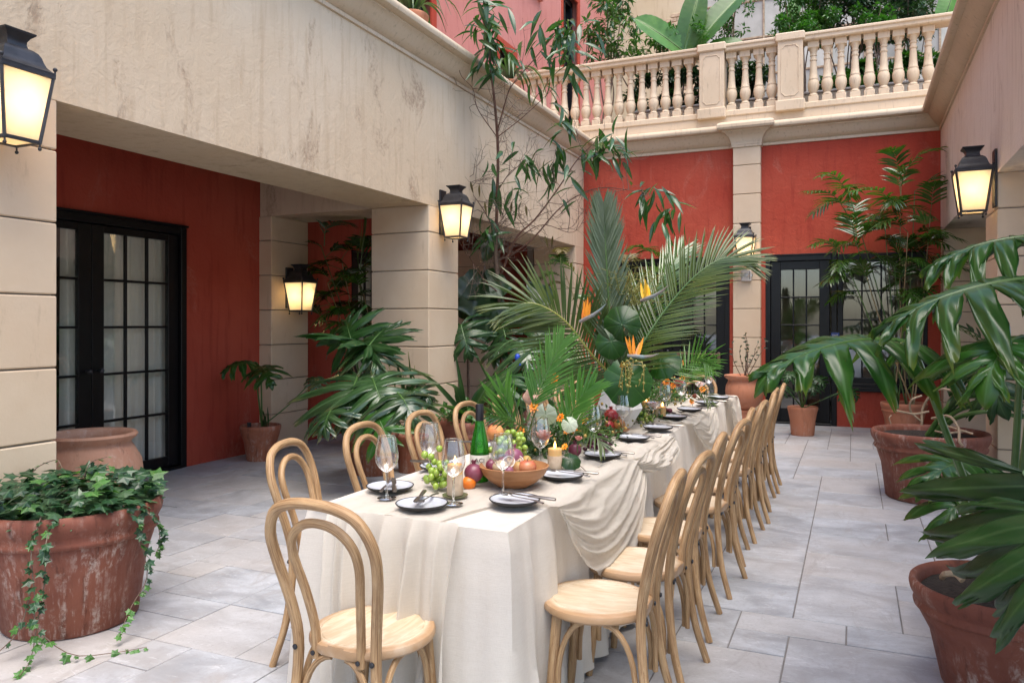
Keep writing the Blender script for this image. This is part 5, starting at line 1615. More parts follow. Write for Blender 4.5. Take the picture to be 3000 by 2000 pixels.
# strap-leaved plant with ivy underplanting in a wide pot
SP = (-3.33, 6.55)
stp = thing('strap_leaf_plant', 'wide clay pot of long arching strap leaves over low ground ivy', 'potted plant', (*SP, 0))
pot(stp, SP, .24, .33, .56, 'salted_terracotta')
sb = V((SP[0] - .02, SP[1], .56))
for k, tp in enumerate(((-3.535, 5.436, 1.167), (-3.315, 5.642, 0.819), (-3.346, 6.284, 1.250), (-2.780, 6.425, 1.115), (-2.709, 6.893, 1.307), (-2.769, 6.211, 1.020), (-3.175, 5.486, 0.788), (-3.120, 6.603, 0.939), (-3.386, 6.157, 0.930))):
    tp = V(tp)
    mid = sb.lerp(tp, .5) + V((0, 0, (.10, .02, .0, .06, .04, .10, .05, .05, .1)[k]))
    path = spline([sb + (tp - sb).normalized() * .03, mid, tp], 12)
    w = (.036, .05, .022, .042, .045, .04, .05, .04, .04)[k]
    mb = MB(); vs = []; uvs = []
    for i, p in enumerate(path):
        tg = (path[min(i + 1, 12)] - path[max(i - 1, 0)]).normalized()
        sd = tg.cross(V((.15, -.75, .65))).normalized(); nn = sd.cross(tg)
        ww = w * (.6 + .4 * math.sin(math.pi * min(1, .2 + i / 12))) * (1 - (i / 12) ** 5)
        for e in (-1, 0, 1):
            vs.append(p + sd * ww * e + nn * abs(e) * ww * .35); uvs.append((.5 + e * .5, i / 12))
    mb.add(vs, [(i * 3 + e, i * 3 + e + 1, i * 3 + e + 4, i * 3 + e + 3) for i in range(12) for e in range(2)], uvs)
    part('leaf', mb, 'strap_leaf', stp, 180)
rg = random.Random(8); mb = MB()
scatter_leaves(mb, 520, lambda: ((SP[0] + rg.gauss(0, .15), SP[1] + rg.gauss(0, .15), .55 + abs(rg.gauss(0, .05))), (rg.gauss(0, 1), rg.gauss(0, 1), .3)), .055, rg, .1, .8)
o = part('ground_ivy', mb, 'young_ivy_leaf', stp, 0); o['kind'] = 'stuff'

# ------------------------------------------------------------------ bamboo palms
def bamboo_palm(name, label, c, stems, seed, leafmat='bamboo_palm_leaf', pot_r=.28, pot_h=.44, n=11, ll=.30, lw=.034, dry=0):
    root = thing(name, label, 'potted plant', (*c, 0))
    pot(root, c, pot_r * .75, pot_r, pot_h, 'orange_terracotta')
    rg = random.Random(seed)
    for k, (top, fronds) in enumerate(stems):
        top = V(top)
        b0 = V((c[0] + rg.uniform(-.5, .5) * pot_r, c[1] + rg.uniform(-.5, .5) * pot_r, pot_h - .05))
        mid = b0.lerp(top, .5) + V((rg.uniform(-.06, .06), rg.uniform(-.06, .06), 0))
        path = spline([b0, mid, top], 14)
        part('cane', MB().tube(path, [.0105 - .005 * i / 14 for i in range(15)], 7), 'cane' if k % 2 else 'petiole_green', root)
        for j, (dx, dy, dz, L) in enumerate(fronds):
            q = path[14 - min(13, j)]
            d = V((dx, dy, dz)).normalized()
            e1 = q + d * L * .55 + V((0, 0, .08 * L)); e2 = q + d * L - V((0, 0, L * .22))
            frond(root, [q, q + d * L * .25 + V((0, 0, .05 * L)), e1, e2], n, ll * L / .6, lw, 'dry_palm_leaf' if rg.random() < dry else leafmat, seed=seed * 31 + k * 7 + j, ang=66, droop=.30, vee=.05, rr=.0045, start=.30)
    return root
def rf(rg, n, Ls=(.45, .7), bias=(0, 0, .25)):
    return [(rg.gauss(bias[0], 1), rg.gauss(bias[1], 1), bias[2] + rg.uniform(-.25, .5), rg.uniform(*Ls)) for _ in range(n)]
rg = random.Random(3)
FRt = [(-0.062, 11.119, 3.203), (0.570, 11.288, 3.320), (0.740, 11.472, 3.203), (0.020, 10.936, 2.553), (0.374, 11.420, 2.858), (0.632, 10.987, 2.617), (-0.120, 10.765, 2.345), (0.907, 11.327, 2.817), (0.474, 10.918, 2.185), (0.822, 11.508, 2.170)]
bamboo_palm('bamboo_palm', 'tall bamboo palm with many canes before the rear red wall, aisle side', (.60, 11.25), [(t, rf(rg, 5)) for t in FRt], 5)
cc = [((1.161, 11.002, 3.448),)]
frond(bpy.data.objects['bamboo_palm'], [(0.564, 11.176, 3.235), (0.619, 11.091, 3.414), (0.790, 11.057, 3.610), (1.017, 11.047, 3.665)], 12, .26, .032, 'bamboo_palm_leaf', seed=77, ang=66, droop=.3, vee=.05, start=.15)
frond(bpy.data.objects['bamboo_palm'], [(-0.040, 10.910, 3.125), (-0.119, 10.657, 3.200), (-0.235, 10.496, 3.332), (-0.387, 10.320, 3.291)], 11, .26, .032, 'bamboo_palm_leaf', seed=78, ang=66, droop=.3, vee=.05, start=.2)
frond(bpy.data.objects['bamboo_palm'], [(-0.040, 10.910, 2.817), (-0.198, 10.622, 3.049), (-0.352, 10.444, 3.118), (-0.542, 10.252, 3.101)], 11, .26, .032, 'bamboo_palm_leaf', seed=79, ang=66, droop=.3, vee=.05, start=.2)
frond(bpy.data.objects['bamboo_palm'], [(0.564, 11.176, 2.729), (0.395, 10.883, 3.049), (0.196, 10.686, 3.161), (-0.039, 10.473, 3.101)], 12, .28, .034, 'bamboo_palm_leaf', seed=80, ang=66, droop=.35, vee=.05, start=.2)
rg = random.Random(9)
LPt = [(-5.849, 7.586, 2.394), (-5.745, 7.850, 2.247), (-5.514, 7.843, 2.404), (-5.712, 7.537, 1.938), (-5.549, 7.718, 1.739), (-5.322, 7.709, 1.817), (-5.950, 7.651, 1.659), (-5.600, 7.586, 1.492)]
bamboo_palm('bamboo_palm', 'bamboo palm in the passage in front of the curtained passage window', (-5.35, 7.95), [(t, rf(rg, 4, (.4, .6))) for t in LPt], 6, pot_r=.25, pot_h=.42)
frond(bpy.data.objects['bamboo_palm.001'], [(-5.243, 7.525, 2.086), (-5.217, 7.536, 2.324), (-5.188, 7.549, 2.523), (-5.167, 7.559, 2.721)], 8, .32, .030, 'bright_palm_leaf', seed=90, ang=24, droop=.0, vee=.1, start=.2)
frond(bpy.data.objects['bamboo_palm.001'], [(-5.624, 7.357, 2.364), (-5.606, 7.365, 2.562), (-5.436, 7.331, 2.628), (-5.274, 7.402, 2.609)], 11, .26, .030, 'silver_palm_leaf', seed=91, ang=66, droop=.3, vee=.05, start=.2)
rg = random.Random(14)
CPt = [(-2.949, 10.721, 2.371), (-2.774, 10.907, 2.184), (-2.616, 10.867, 2.468), (-3.814, 10.340, 2.371), (-3.580, 10.552, 2.086)]
bamboo_palm('bamboo_palm', 'browning bamboo palm by the rear door behind the centrepiece fronds', (-3.15, 11.2), [(t, rf(rg, 4, (.4, .65))) for t in CPt], 7, dry=.45)

# philodendron beside the tree, fiddle-leaf fig and tree, all in the second bay
tp2 = thing('potted_philodendron', 'grey-green philodendron with curled leaves below the bare-branched tree', 'potted plant', (-3.62, 7.95, 0))
pot(tp2, (-3.62, 7.95), .24, .32, .50, 'salted_terracotta')
t0 = (-3.6, 7.95, .48)
big_leaf(tp2, (-3.226, 7.539, 1.261), (-2.972, 7.214, 0.989), (.3, -.8, .7), .32, 'dusty_philodendron_leaf', 31, t0, .7, .9, 8, .011)
big_leaf(tp2, (-3.386, 7.687, 1.286), (-3.504, 7.417, 1.128), (-.2, -.7, .8), .34, 'dusty_philodendron_leaf', 32, t0, .6, .7, 8, .011)
big_leaf(tp2, (-3.495, 7.748, 1.321), (-3.613, 7.915, 1.529), (-.2, -.6, .6), .26, 'shade_philodendron_leaf', 33, t0, .5, .5, 8, .011)
big_leaf(tp2, (-3.987, 7.641, 1.452), (-3.810, 7.501, 1.120), (.2, -.9, .5), .30, 'shade_philodendron_leaf', 34, t0, .5, .6, 8, .011)
big_leaf(tp2, (-3.145, 7.684, 1.233), (-3.048, 7.836, 1.416), (.1, -.8, .6), .34, 'shade_philodendron_leaf', 35, t0, .5, .5, 8, .011)
big_leaf(tp2, (-3.225, 7.321, 0.960), (-3.259, 6.978, 0.741), (-.1, -.8, .6), .40, 'shade_philodendron_leaf', 36, t0, .6, .8, 8, .011)
big_leaf(tp2, (-3.032, 7.406, 0.960), (-2.825, 7.170, 0.707), (.2, -.8, .6), .40, 'shade_philodendron_leaf', 37, t0, .6, .8, 8, .011)
part('blue_tie', MB().ball((-3.134, 7.252, 1.115), .03, 8, 6, (1, 1, 1.4)).tube([(-3.134, 7.252, 1.115), (-3.108, 7.263, 1.035)], .008, 6), 'blue_tape', tp2)

fd = thing('fiddle_leaf_fig', 'dark fiddle-leaf fig with huge rounded leaves in the shaded second bay', 'potted plant', (-4.35, 8.55, 0))
pot(fd, (-4.35, 8.55), .20, .26, .45, 'terracotta')
part('trunk', MB().tube(spline([(-4.35, 8.55, .42), (-4.33, 8.53, 1.2), (-4.095, 8.522, 1.743), (-4.093, 8.469, 2.156)], 12), .018, 7), 'bark', fd)
def broad(L, w, seed):
    rg = random.Random(seed); mb = MB(); vs = []; uvs = []; fs = []
    n = 10; m = 8
    for i in range(n + 1):
        t = i / n
        ww = w * (.30 + .85 * t) * (max(0, 1 - (abs(t - .55) / .56) ** 3.2)) ** .5 if t not in (0, 1) else w * .05
        for j in range(m + 1):
            e = -1 + 2 * j / m
            vs.append((e * ww * .5, L * t, .10 * w * abs(e) - .5 * L * t * t * .5 + .022 * math.sin(t * 19 + 2 * e * e + seed) * abs(e))); uvs.append((j / m, t))
    for i in range(n):
        for j in range(m):
            fs.append((i * (m + 1) + j, i * (m + 1) + j + 1, (i + 1) * (m + 1) + j + 1, (i + 1) * (m + 1) + j))
    return mb.add(vs, fs, uvs)
for k, (b0, t0_, L, w) in enumerate((((-4.024, 8.280, 2.060), (-4.054, 7.939, 1.413), .55, .42), ((-4.006, 8.289, 1.857), (-3.839, 8.034, 1.060), .62, .40), ((-4.124, 8.346, 2.107), (-4.173, 7.996, 1.769), .45, .36), ((-4.012, 8.395, 2.107), (-3.737, 8.188, 1.809), .42, .34),
        ((-4.093, 8.469, 2.197), (-4.017, 8.502, 2.487), .38, .30), ((-4.012, 8.395, 1.821), (-3.705, 8.312, 1.412), .45, .36), ((-4.043, 8.272, 1.898), (-4.265, 8.174, 1.573), .45, .36), ((-3.696, 8.862, 1.959), (-3.411, 8.769, 1.783), .42, .34), ((-3.830, 8.694, 1.661), (-3.599, 8.577, 1.534), .36, .30))):
    M = frame(b0, V(t0_) - V(b0), (.35, -.8, .4))
    part('leaf', broad(L, w, k).xform(M), 'fiddle_leaf', fd, 180)

tr = thing('ficus_tree', 'slender half-bare ficus tree with drooping narrow leaves rising past the cornice', 'tree', (-3.852, 8.520, 0.257))
tr.location.z = 0
trloc = V(tr.location)
pot(tr, (trloc.x, trloc.y), .24, .32, .60, 'salted_terracotta')
inv = tr.matrix_basis.inverted()
trunk = spline([(trloc.x, trloc.y, .56), (-3.847, 8.468, 1.247), (-3.871, 8.403, 1.819), (-3.887, 8.341, 2.303), (-3.858, 8.299, 2.621)], 16)
part('trunk', MB().tube(trunk, [.036 - .016 * i / 16 for i in range(17)], 9), 'bark', tr)
BR = [([(-3.858, 8.299, 2.621), (-3.805, 8.213, 3.007), (-3.735, 8.080, 3.452), (-3.676, 7.888, 3.829), (-3.632, 7.688, 4.186), (-3.630, 7.580, 4.561), (-3.664, 7.456, 4.853), (-3.697, 7.441, 5.146)], .021, .008),
      ([(-3.736, 8.025, 3.596), (-3.536, 7.840, 3.915), (-3.427, 7.779, 4.074), (-3.183, 7.777, 4.302), (-3.014, 7.851, 4.524), (-2.844, 7.817, 4.634)], .009, .003),
      ([(-3.728, 8.028, 3.596), (-3.814, 7.717, 3.839), (-3.821, 7.605, 4.036), (-3.894, 7.463, 4.154), (-3.921, 7.451, 4.339)], .006, .002),
      ([(-3.711, 8.036, 3.596), (-3.363, 7.916, 3.744), (-3.084, 7.930, 3.961), (-2.913, 8.005, 4.149)], .006, .002),
      ([(-3.820, 8.370, 2.060), (-3.592, 8.252, 2.443), (-3.337, 8.255, 2.668), (-3.051, 8.272, 3.022), (-2.841, 8.255, 3.292), (-2.635, 8.237, 3.460)], .014, .004),
      ([(-3.783, 8.387, 2.222), (-3.411, 8.332, 2.443), (-3.122, 8.350, 2.746), (-2.874, 8.350, 2.906), (-2.595, 8.363, 2.985), (-2.193, 8.322, 2.913), (-1.964, 8.314, 2.822)], .011, .002),
      ([(-3.830, 8.257, 2.494), (-3.919, 8.108, 2.760), (-4.019, 7.955, 2.981), (-4.044, 7.834, 3.158)], .007, .002),
      ([(-3.781, 8.169, 2.998), (-3.588, 8.145, 3.216), (-3.335, 8.147, 3.313)], .006, .002),
      ([(-3.802, 8.378, 1.776), (-3.919, 8.108, 1.967), (-4.019, 7.955, 2.197), (-4.080, 7.819, 2.421)], .008, .002),
      ([(-3.779, 8.279, 2.294), (-3.338, 8.364, 2.602), (-2.909, 8.335, 2.499), (-2.701, 8.317, 2.794)], .006, .002),
      ([(-2.635, 8.237, 3.460), (-2.531, 8.283, 3.612), (-2.538, 8.279, 3.744)], .004, .0015)]
for pts, r0, r1 in BR:
    path = spline(pts, 18)
    part('branch', MB().tube(path, [r0 + (r1 - r0) * i / 18 for i in range(19)], 7), 'red_bark', tr)
tw = MB(); rg = random.Random(44)
def twig(p, d, L, r, depth):
    pts = [V(p)]
    d = V(d).normalized()
    for i in range(5):
        d = (d + V((rg.gauss(0, .26), rg.gauss(0, .26), rg.gauss(.04, .26)))).normalized()
        q = pts[-1] + d * L / 5
        if q.x < -3.97: q.x = -3.97
        pts.append(q)
    tw.tube(pts, [r * (1 - .13 * i) for i in range(6)], 4, False)
    if depth:
        for i in (1, 2, 3, 4):
            if rg.random() < .8:
                twig(pts[i], d + V((rg.gauss(0, .8), rg.gauss(0, .8), rg.gauss(0, .8))), L * .55, r * .6, depth - 1)
for pts, r0, r1 in BR[4:10]:
    path = spline(pts, 10)
    for i in range(2, 10):
        twig(path[i], (rg.gauss(.1, 1), rg.gauss(-.2, .7), rg.gauss(.2, .8)), rg.uniform(.3, .62), .0042, 2)
for k in range(26):
    twig(trunk[11 + k % 6], (rg.gauss(0, 1), rg.gauss(0, .7), rg.gauss(.3, .6)), rg.uniform(.35, .7), .0042, 2)
for pts, r0, r1 in BR[:4]:
    path = spline(pts, 10)
    for i in range(0, 6):
        twig(path[i], (rg.gauss(0, 1), rg.gauss(-.3, .6), rg.gauss(.4, .5)), rg.uniform(.3, .6), .0034, 1)
o = part('twigs', tw, 'twig', tr); o['kind'] = 'stuff'
fl = [simple_leaf(.25, .044, .2, .35).mesh('leaf', 'ficus_leaf', 180), simple_leaf(.27, .050, .15, .2).mesh('leaf', 'ficus_leaf', 180), simple_leaf(.22, .044, .3, .5).mesh('leaf', 'ficus_leaf', 180)]
dryl = simple_leaf(.14, .026, .5, .5).mesh('leaf', 'dry_palm_leaf', 180)
CL = [((-3.641, 7.466, 4.670), 16, .10), ((-3.640, 7.575, 4.598), 18, .13), ((-3.590, 7.598, 4.413), 10, .10), ((-3.011, 7.743, 4.634), 6, .10), ((-2.827, 7.824, 4.597), 9, .10), ((-2.710, 7.876, 4.487), 12, .13), ((-2.912, 7.896, 4.413), 12, .14), ((-3.183, 7.777, 4.561), 4, .10),
      ((-3.050, 7.945, 4.055), 6, .10), ((-2.947, 8.099, 3.801), 4, .08), ((-2.531, 8.283, 3.536), 12, .09), ((-2.462, 8.313, 3.404), 14, .12), ((-2.600, 8.252, 3.385), 8, .10), ((-3.016, 8.178, 3.292), 10, .10), ((-3.192, 8.101, 3.254), 7, .10), ((-3.423, 8.108, 3.313), 7, .10), ((-3.494, 8.077, 3.080), 7, .09), ((-2.946, 8.209, 3.024), 4, .10),
      ((-3.749, 8.074, 3.216), 6, .12), ((-3.832, 8.037, 2.746), 7, .10), ((-3.839, 8.034, 2.472), 8, .10), ((-2.090, 8.367, 2.913), 5, .06), ((-1.964, 8.314, 2.822), 10, .10), ((-1.807, 8.274, 2.659), 9, .10), ((-2.982, 8.084, 3.574), 5, .10), ((-3.697, 7.441, 4.890), 10, .12)]
for c0, n, sp_ in CL:
    for k in range(round(n * 1.32)):
        p = V(c0) + V((rg.gauss(0, sp_), rg.gauss(0, sp_ * .7), rg.gauss(0, sp_)))
        p.x = max(p.x, -3.7 if p.z > 4 else -3.92)
        d = V((rg.gauss(0, .55), rg.gauss(-.1, .45), rg.uniform(-1.2, .15)))
        s = rg.uniform(.9, 1.35)
        obj('leaf', fl[k % 3], tr, mw=inv @ frame(p, d, (rg.gauss(0, .4), -.5 + rg.gauss(0, .4), .8)) @ Matrix.Diagonal((s, s, s, 1)))
for q in ((-3.980, 7.863, 3.080), (-3.885, 7.905, 3.042), (-3.548, 8.053, 2.848), (-3.204, 8.205, 2.460), (-3.122, 8.241, 2.460), (-3.831, 7.928, 2.848), (-3.406, 8.116, 2.809)):
    obj('leaf', dryl, tr, mw=inv @ frame(q, (rg.gauss(0, .2), 0, -1), (.3, -1, 0)))

# ------------------------------------------------------------------ aisle side: rooty pot, hero philodendron, far pots
p2 = thing('rooted_philodendron_pot', 'large salt-streaked pot with thick green stalks and pale aerial roots', 'potted plant', (.585, 7.36, 0))
pot(p2, (.585, 7.36), .335, .45, .565, 'salted_terracotta', soil=.05)
c2 = V((.585, 7.36, .52))
for k, (u_, e) in enumerate((((0.875, 7.160, 0.881), .10), ((0.978, 7.315, 0.894), .12), ((0.959, 7.088, 0.863), .06), ((1.006, 7.437, 0.792), .08), ((0.943, 6.972, 0.781), .05), ((0.970, 7.530, 0.910), .14))):
    pts = spline([c2 + V((-.02 + .02 * k, .0, 0)), c2.lerp(V(u_), .45) + V((0, 0, e)), V(u_), V(u_) + V((.25, .05, -.04))], 14)
    part('stalk', MB().tube(pts, [.021 - .006 * i / 14 for i in range(15)], 8), 'petiole_green', p2)
RT = [([(0.516, 7.221, 0.623), (0.529, 7.226, 0.778), (0.622, 7.158, 0.922), (0.750, 7.105, 0.922)], .010), ([(0.508, 7.108, 0.663), (0.427, 7.072, 0.747), (0.425, 6.962, 0.848), (0.500, 6.995, 0.886)], .008), ([(0.550, 7.017, 0.758), (0.443, 6.861, 0.751), (0.344, 6.817, 0.769), (0.307, 6.801, 0.777)], .008),
      ([(0.575, 7.028, 0.703), (0.677, 6.855, 0.746), (0.739, 6.827, 0.655), (0.737, 6.772, 0.571), (0.761, 6.782, 0.532)], .010), ([(0.635, 7.164, 0.650), (0.738, 6.991, 0.635), (0.847, 6.929, 0.609)], .008), ([(0.288, 7.230, 0.624), (0.275, 7.224, 0.667), (0.293, 7.232, 0.695)], .005), ([(0.600, 7.039, 0.602), (0.676, 6.964, 0.600), (0.825, 7.138, 0.602)], .008)]
for pts, r in RT:
    part('aerial_root', MB().tube(spline(pts, 14), r, 6), 'aerial_root', p2)
big_leaf(p2, (1.02, 7.15, 1.15), (1.0, 6.85, .85), (-.5, -.6, .7), .40, 'shade_philodendron_leaf', 51, c2, .6, .8, 8)
big_leaf(p2, (0.984, 7.646, 1.134), (0.748, 7.323, 1.031), (-.2, -.7, .7), .34, 'shade_philodendron_leaf', 52, c2, .6, .8, 8)
big_leaf(p2, (0.476, 6.657, 0.467), (0.429, 6.308, 0.296), (-.5, -.6, .6), .0001 + .05, 'philodendron_leaf', 53, None, .6, .8, 5) if False else None

HP = (.545, 3.62)
hp = thing('hero_philodendron', 'large glossy split-leaf philodendron in a rimmed clay pot beside the aisle', 'potted plant', (*HP, 0))
pot(hp, HP, .215, .335, .42, 'salted_terracotta', n=56, soil=.05)
h0 = V((HP[0] + .02, HP[1] + .02, .38))
big_leaf(hp, (0.202, 3.313, 1.392), (-0.354, 2.751, 1.308), (.04, -.34, 1), .245, 'philodendron_leaf', 61, (0.552, 3.685, 0.430), .8, .62, 10, .0135, fused=.38, a0=140)
big_leaf(hp, (0.544, 2.972, 1.610), (0.053, 2.886, 1.463), (.0, -.25, 1), .29, 'philodendron_leaf', 62, (0.617, 3.550, 0.479), .75, .55, 10, .0145, fused=.36)
big_leaf(hp, (0.643, 3.288, 1.773), (0.234, 3.272, 1.694), (0, -.2, 1), .25, 'philodendron_leaf', 63, h0, .75, .6, 10, .013, fused=.36)
big_leaf(hp, (0.489, 2.893, 1.420), (0.345, 2.610, 1.349), (-.3, -.7, .7), .25, 'philodendron_leaf', 66, h0, .6, .8, 9, .012)
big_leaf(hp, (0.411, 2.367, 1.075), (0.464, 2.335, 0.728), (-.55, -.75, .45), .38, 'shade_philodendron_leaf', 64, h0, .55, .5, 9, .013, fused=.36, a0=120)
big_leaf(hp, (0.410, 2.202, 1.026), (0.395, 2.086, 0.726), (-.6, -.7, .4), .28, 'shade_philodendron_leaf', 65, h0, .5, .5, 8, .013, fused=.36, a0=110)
big_leaf(hp, (0.567, 4.293, 0.805), (0.272, 3.999, 0.769), (-.1, -.5, 1), .26, 'philodendron_leaf', 67, h0, .7, .8, 8, .010)
big_leaf(hp, (0.581, 4.190, 0.743), (0.329, 3.860, 0.603), (-.3, -.7, .8), .30, 'philodendron_leaf', 68, h0, .7, .9, 8, .010)
for pts in ([(0.325, 3.531, 0.447), (0.327, 3.422, 0.493), (0.360, 3.415, 0.499), (0.381, 3.391, 0.483)],):
    part('aerial_root', MB().tube(spline(pts, 10), .012, 7), 'aerial_root', hp)

fu = thing('pedestal_urn', 'tall clay pedestal urn with leafless shrub in front of the pilaster', 'urn', (-1.39, 11.2, 0))
part('body', MB().lathe([(0, 0), (.20, 0), (.205, .03), (.16, .05), (.135, .10), (.145, .22), (.16, .245), (.15, .26), (.11, .275), (.19, .33), (.245, .42), (.262, .52), (.25, .60), (.225, .655), (.222, .68), (.255, .70), (.275, .722), (.272, .745), (.24, .75), (.215, .72), (.2, .68), (0, .66)], 40), 'orange_terracotta', fu, 50, local=True)
sh = MB(); rg = random.Random(5); lv = MB()
for k in range(9):
    p = V((-1.39 + rg.uniform(-.06, .06), 11.2 + rg.uniform(-.06, .06), .68)); d = V((rg.gauss(0, .28), rg.gauss(0, .2), 1))
    pts = [p]
    for i in range(6):
        d = (d + V((rg.gauss(0, .16), rg.gauss(0, .16), .05))).normalized(); pts.append(pts[-1] + d * rg.uniform(.07, .12))
    sh.tube(pts, [.007 - .0008 * i for i in range(7)], 5)
    for i in (3, 4, 5, 6):
        leaflet(lv, pts[i], (rg.gauss(0, 1), rg.gauss(0, .6), rg.uniform(0, 1)), (0, -1, .3), .055, .02, .2, 4)
part('stem', sh, 'twig', fu)
part('foliage', lv, 'dark_shrub_leaf', fu, 180)
fp = thing('potted_philodendron', 'small philodendron in a light clay pot beside the rear door', 'potted plant', (-.61, 10.85, 0))
pot(fp, (-.61, 10.85), .145, .19, .375, 'orange_terracotta', False)
for k, (u_, w) in enumerate((((-0.524, 10.696, 0.680), .14), ((-0.726, 10.608, 0.834), .14), ((-0.798, 10.466, 0.666), .12), ((-0.468, 10.830, 0.761), .15), ((-0.081, 10.892, 0.614), .16), ((-0.637, 10.865, 0.867), .14))):
    u_ = V(u_); out = (u_ - V((-.61, 10.85, .4))); out.z = 0
    big_leaf(fp, u_, u_ + out.normalized() * .14 + V((0, -.05, -.09)), (.1, -.6, .8), w, 'shade_philodendron_leaf', 70 + k, (-.61, 10.85, .35), .6, .8, 6, .006)

# dark plants in the right-hand passage
cyp = thing('passage_shrub', 'dark leafy shrub in a jar in the shaded passage behind the bare roots', 'potted plant', (1.75, 9.7, 0))
part('jar', MB().lathe([(0, 0), (.18, 0), (.28, .2), (.30, .42), (.22, .6), (.2, .68), (.25, .74), (.22, .75), (.17, .7), (0, .66)], 32), 'pale_terracotta', cyp, 50, local=True)
rg = random.Random(12); mb = MB()
for k in range(16):
    a = rg.uniform(0, 6.28); q = V((1.75, 9.7, .72))
    d = V((math.cos(a), math.sin(a), rg.uniform(.2, 1.6)))
    frond(cyp, [q, q + d * .3, q + d * .6 + V((0, 0, -.05)), q + d * .85 + V((0, 0, -.22))], 10, .26, .04, 'dark_shrub_leaf' if k % 3 else 'bamboo_palm_leaf', seed=k, ang=60, droop=.25, start=.3)

# ------------------------------------------------------------------ centrepiece arrangement
vb = (-1.403, 4.933, 0.757)
VC = V((vb[0], vb[1], TZ + .018))
ce = thing('centrepiece', 'white faceted vase with huge palm fronds, round leaves and birds of paradise', 'flower arrangement', tuple(VC))
part('vase', MB().lathe([(0, 0), (.075, 0), (.15, .125), (.092, .30), (.082, .30), (.12, .14), (0, .03)], 6, rot=.35), 'white_ceramic', ce, 0, local=True)
top = VC + V((0, 0, .28))
camup = (.25, -.85, .35)
longp = lambda t: (.55 + .45 * math.sin(math.pi * min(1, .15 + .8 * t))) * (1 - .35 * max(0, t - .8) / .2)
frond(ce, [top, (-1.542, 4.784, 1.257), (-1.696, 4.662, 1.488), (-1.857, 4.536, 1.590), (-1.975, 4.430, 1.552)], 54, .46, .020, 'palm_leaf', 'yellow_rib', up=(-.2, -.75, .65), ang=62, droop=.12, vee=.10, seed=101, rr=.009, start=.06, prof=longp)
frond(ce, [top, (-1.431, 4.833, 1.434), (-1.455, 4.823, 1.786), (-1.467, 4.817, 2.028), (-1.476, 4.814, 2.216)], 70, .30, .019, 'silver_palm_leaf', 'petiole_green', up=(.55, -.9, .1), ang=36, droop=-.02, vee=.12, seed=102, rr=.009, start=.06, prof=longp)
frond(ce, [top, (-1.275, 5.011, 1.321), (-1.132, 5.129, 1.569), (-0.955, 5.207, 1.784), (-0.779, 5.285, 1.898), (-0.607, 5.306, 1.864)], 60, .40, .017, 'palm_leaf', 'petiole_green', up=(.1, -.8, .6), ang=58, droop=.10, vee=.12, seed=103, rr=.009, start=.05, prof=longp)
frond(ce, [top, (-1.363, 5.082, 1.341), (-1.282, 5.227, 1.619), (-1.176, 5.383, 1.836), (-1.109, 5.522, 1.988)], 36, .36, .017, 'bamboo_palm_leaf', 'petiole_green', up=(.0, -.8, .5), ang=48, droop=.05, vee=.1, seed=104, rr=.008, start=.08, prof=longp)
frond(ce, [top, (-1.667, 5.057, 1.175), (-1.850, 5.086, 1.194), (-2.018, 5.121, 1.164)], 30, .34, .015, 'bamboo_palm_leaf', 'petiole_green', up=(-.1, -.8, .5), ang=55, droop=.18, vee=.1, seed=105, rr=.007, start=.08, prof=longp)
frond(ce, [top + V((.1, .3, -.05)), (-1.129, 5.622, 1.134), (-1.016, 5.672, 1.208), (-0.920, 5.605, 1.152)], 18, .24, .014, 'bright_palm_leaf', 'petiole_green', up=(0, -.9, .4), ang=60, droop=.05, vee=.1, seed=106, rr=.005, start=.1, prof=longp)
def round_leaf(parent, c, r, n, up2, seed, cup=.25, stem=None, mat='round_leaf'):
    mb = MB(); rg = random.Random(seed); vs = [(0, 0, 0)]; uvs = [(.5, 0)]; fs = []
    N, K = 30, 6
    for k in range(1, K + 1):
        for i in range(N + 1):
            a = R(-90 + 14) + R(360 - 28) * i / N
            rr = r * k / K * (1 + .035 * math.sin(a * 9) * k / K) * (1 - .10 * math.cos(a + R(90)))
            vs.append((rr * math.cos(a), rr * math.sin(a), -cup * r * (k / K) ** 2 + .03 * r * math.sin(a * 5 + seed) * k / K + .02 * r * abs(math.sin(a * 4.5)))); uvs.append((.5 + .5 * math.sin(a * 4.5), k / K))
    for i in range(N): fs.append((0, 1 + i, 2 + i))
    for k in range(K - 1):
        for i in range(N):
            fs.append((1 + k * (N + 1) + i, 1 + (k + 1) * (N + 1) + i, 2 + (k + 1) * (N + 1) + i, 2 + k * (N + 1) + i))
    mb.add(vs, fs, uvs)
    lf = part('round_leaf', mb.xform(frame(c, up2, n)), mat, parent, 180)
    if stem is not None:
        part('stalk', MB().tube(spline([stem, (V(stem) + V(c)) / 2 + V((0, .03, .03)), V(c)], 8), .0045, 6), 'petiole_green', lf)
round_leaf(ce, (-1.260, 4.603, 1.119), .150, (.30, -.95, .22), (.25, -.12, -1), 1, .18, top)
round_leaf(ce, (-1.307, 4.648, 1.456), .115, (.05, -.95, .25), (-.5, .1, .8), 2, .35, top)
round_leaf(ce, (-1.374, 4.640, 1.350), .10, (.05, -.9, .45), (.6, .1, -.7), 3, .3, top)
round_leaf(ce, (-1.150, 5.012, 1.215), .115, (.25, -.6, .75), (.8, .1, .3), 4, .45, top)
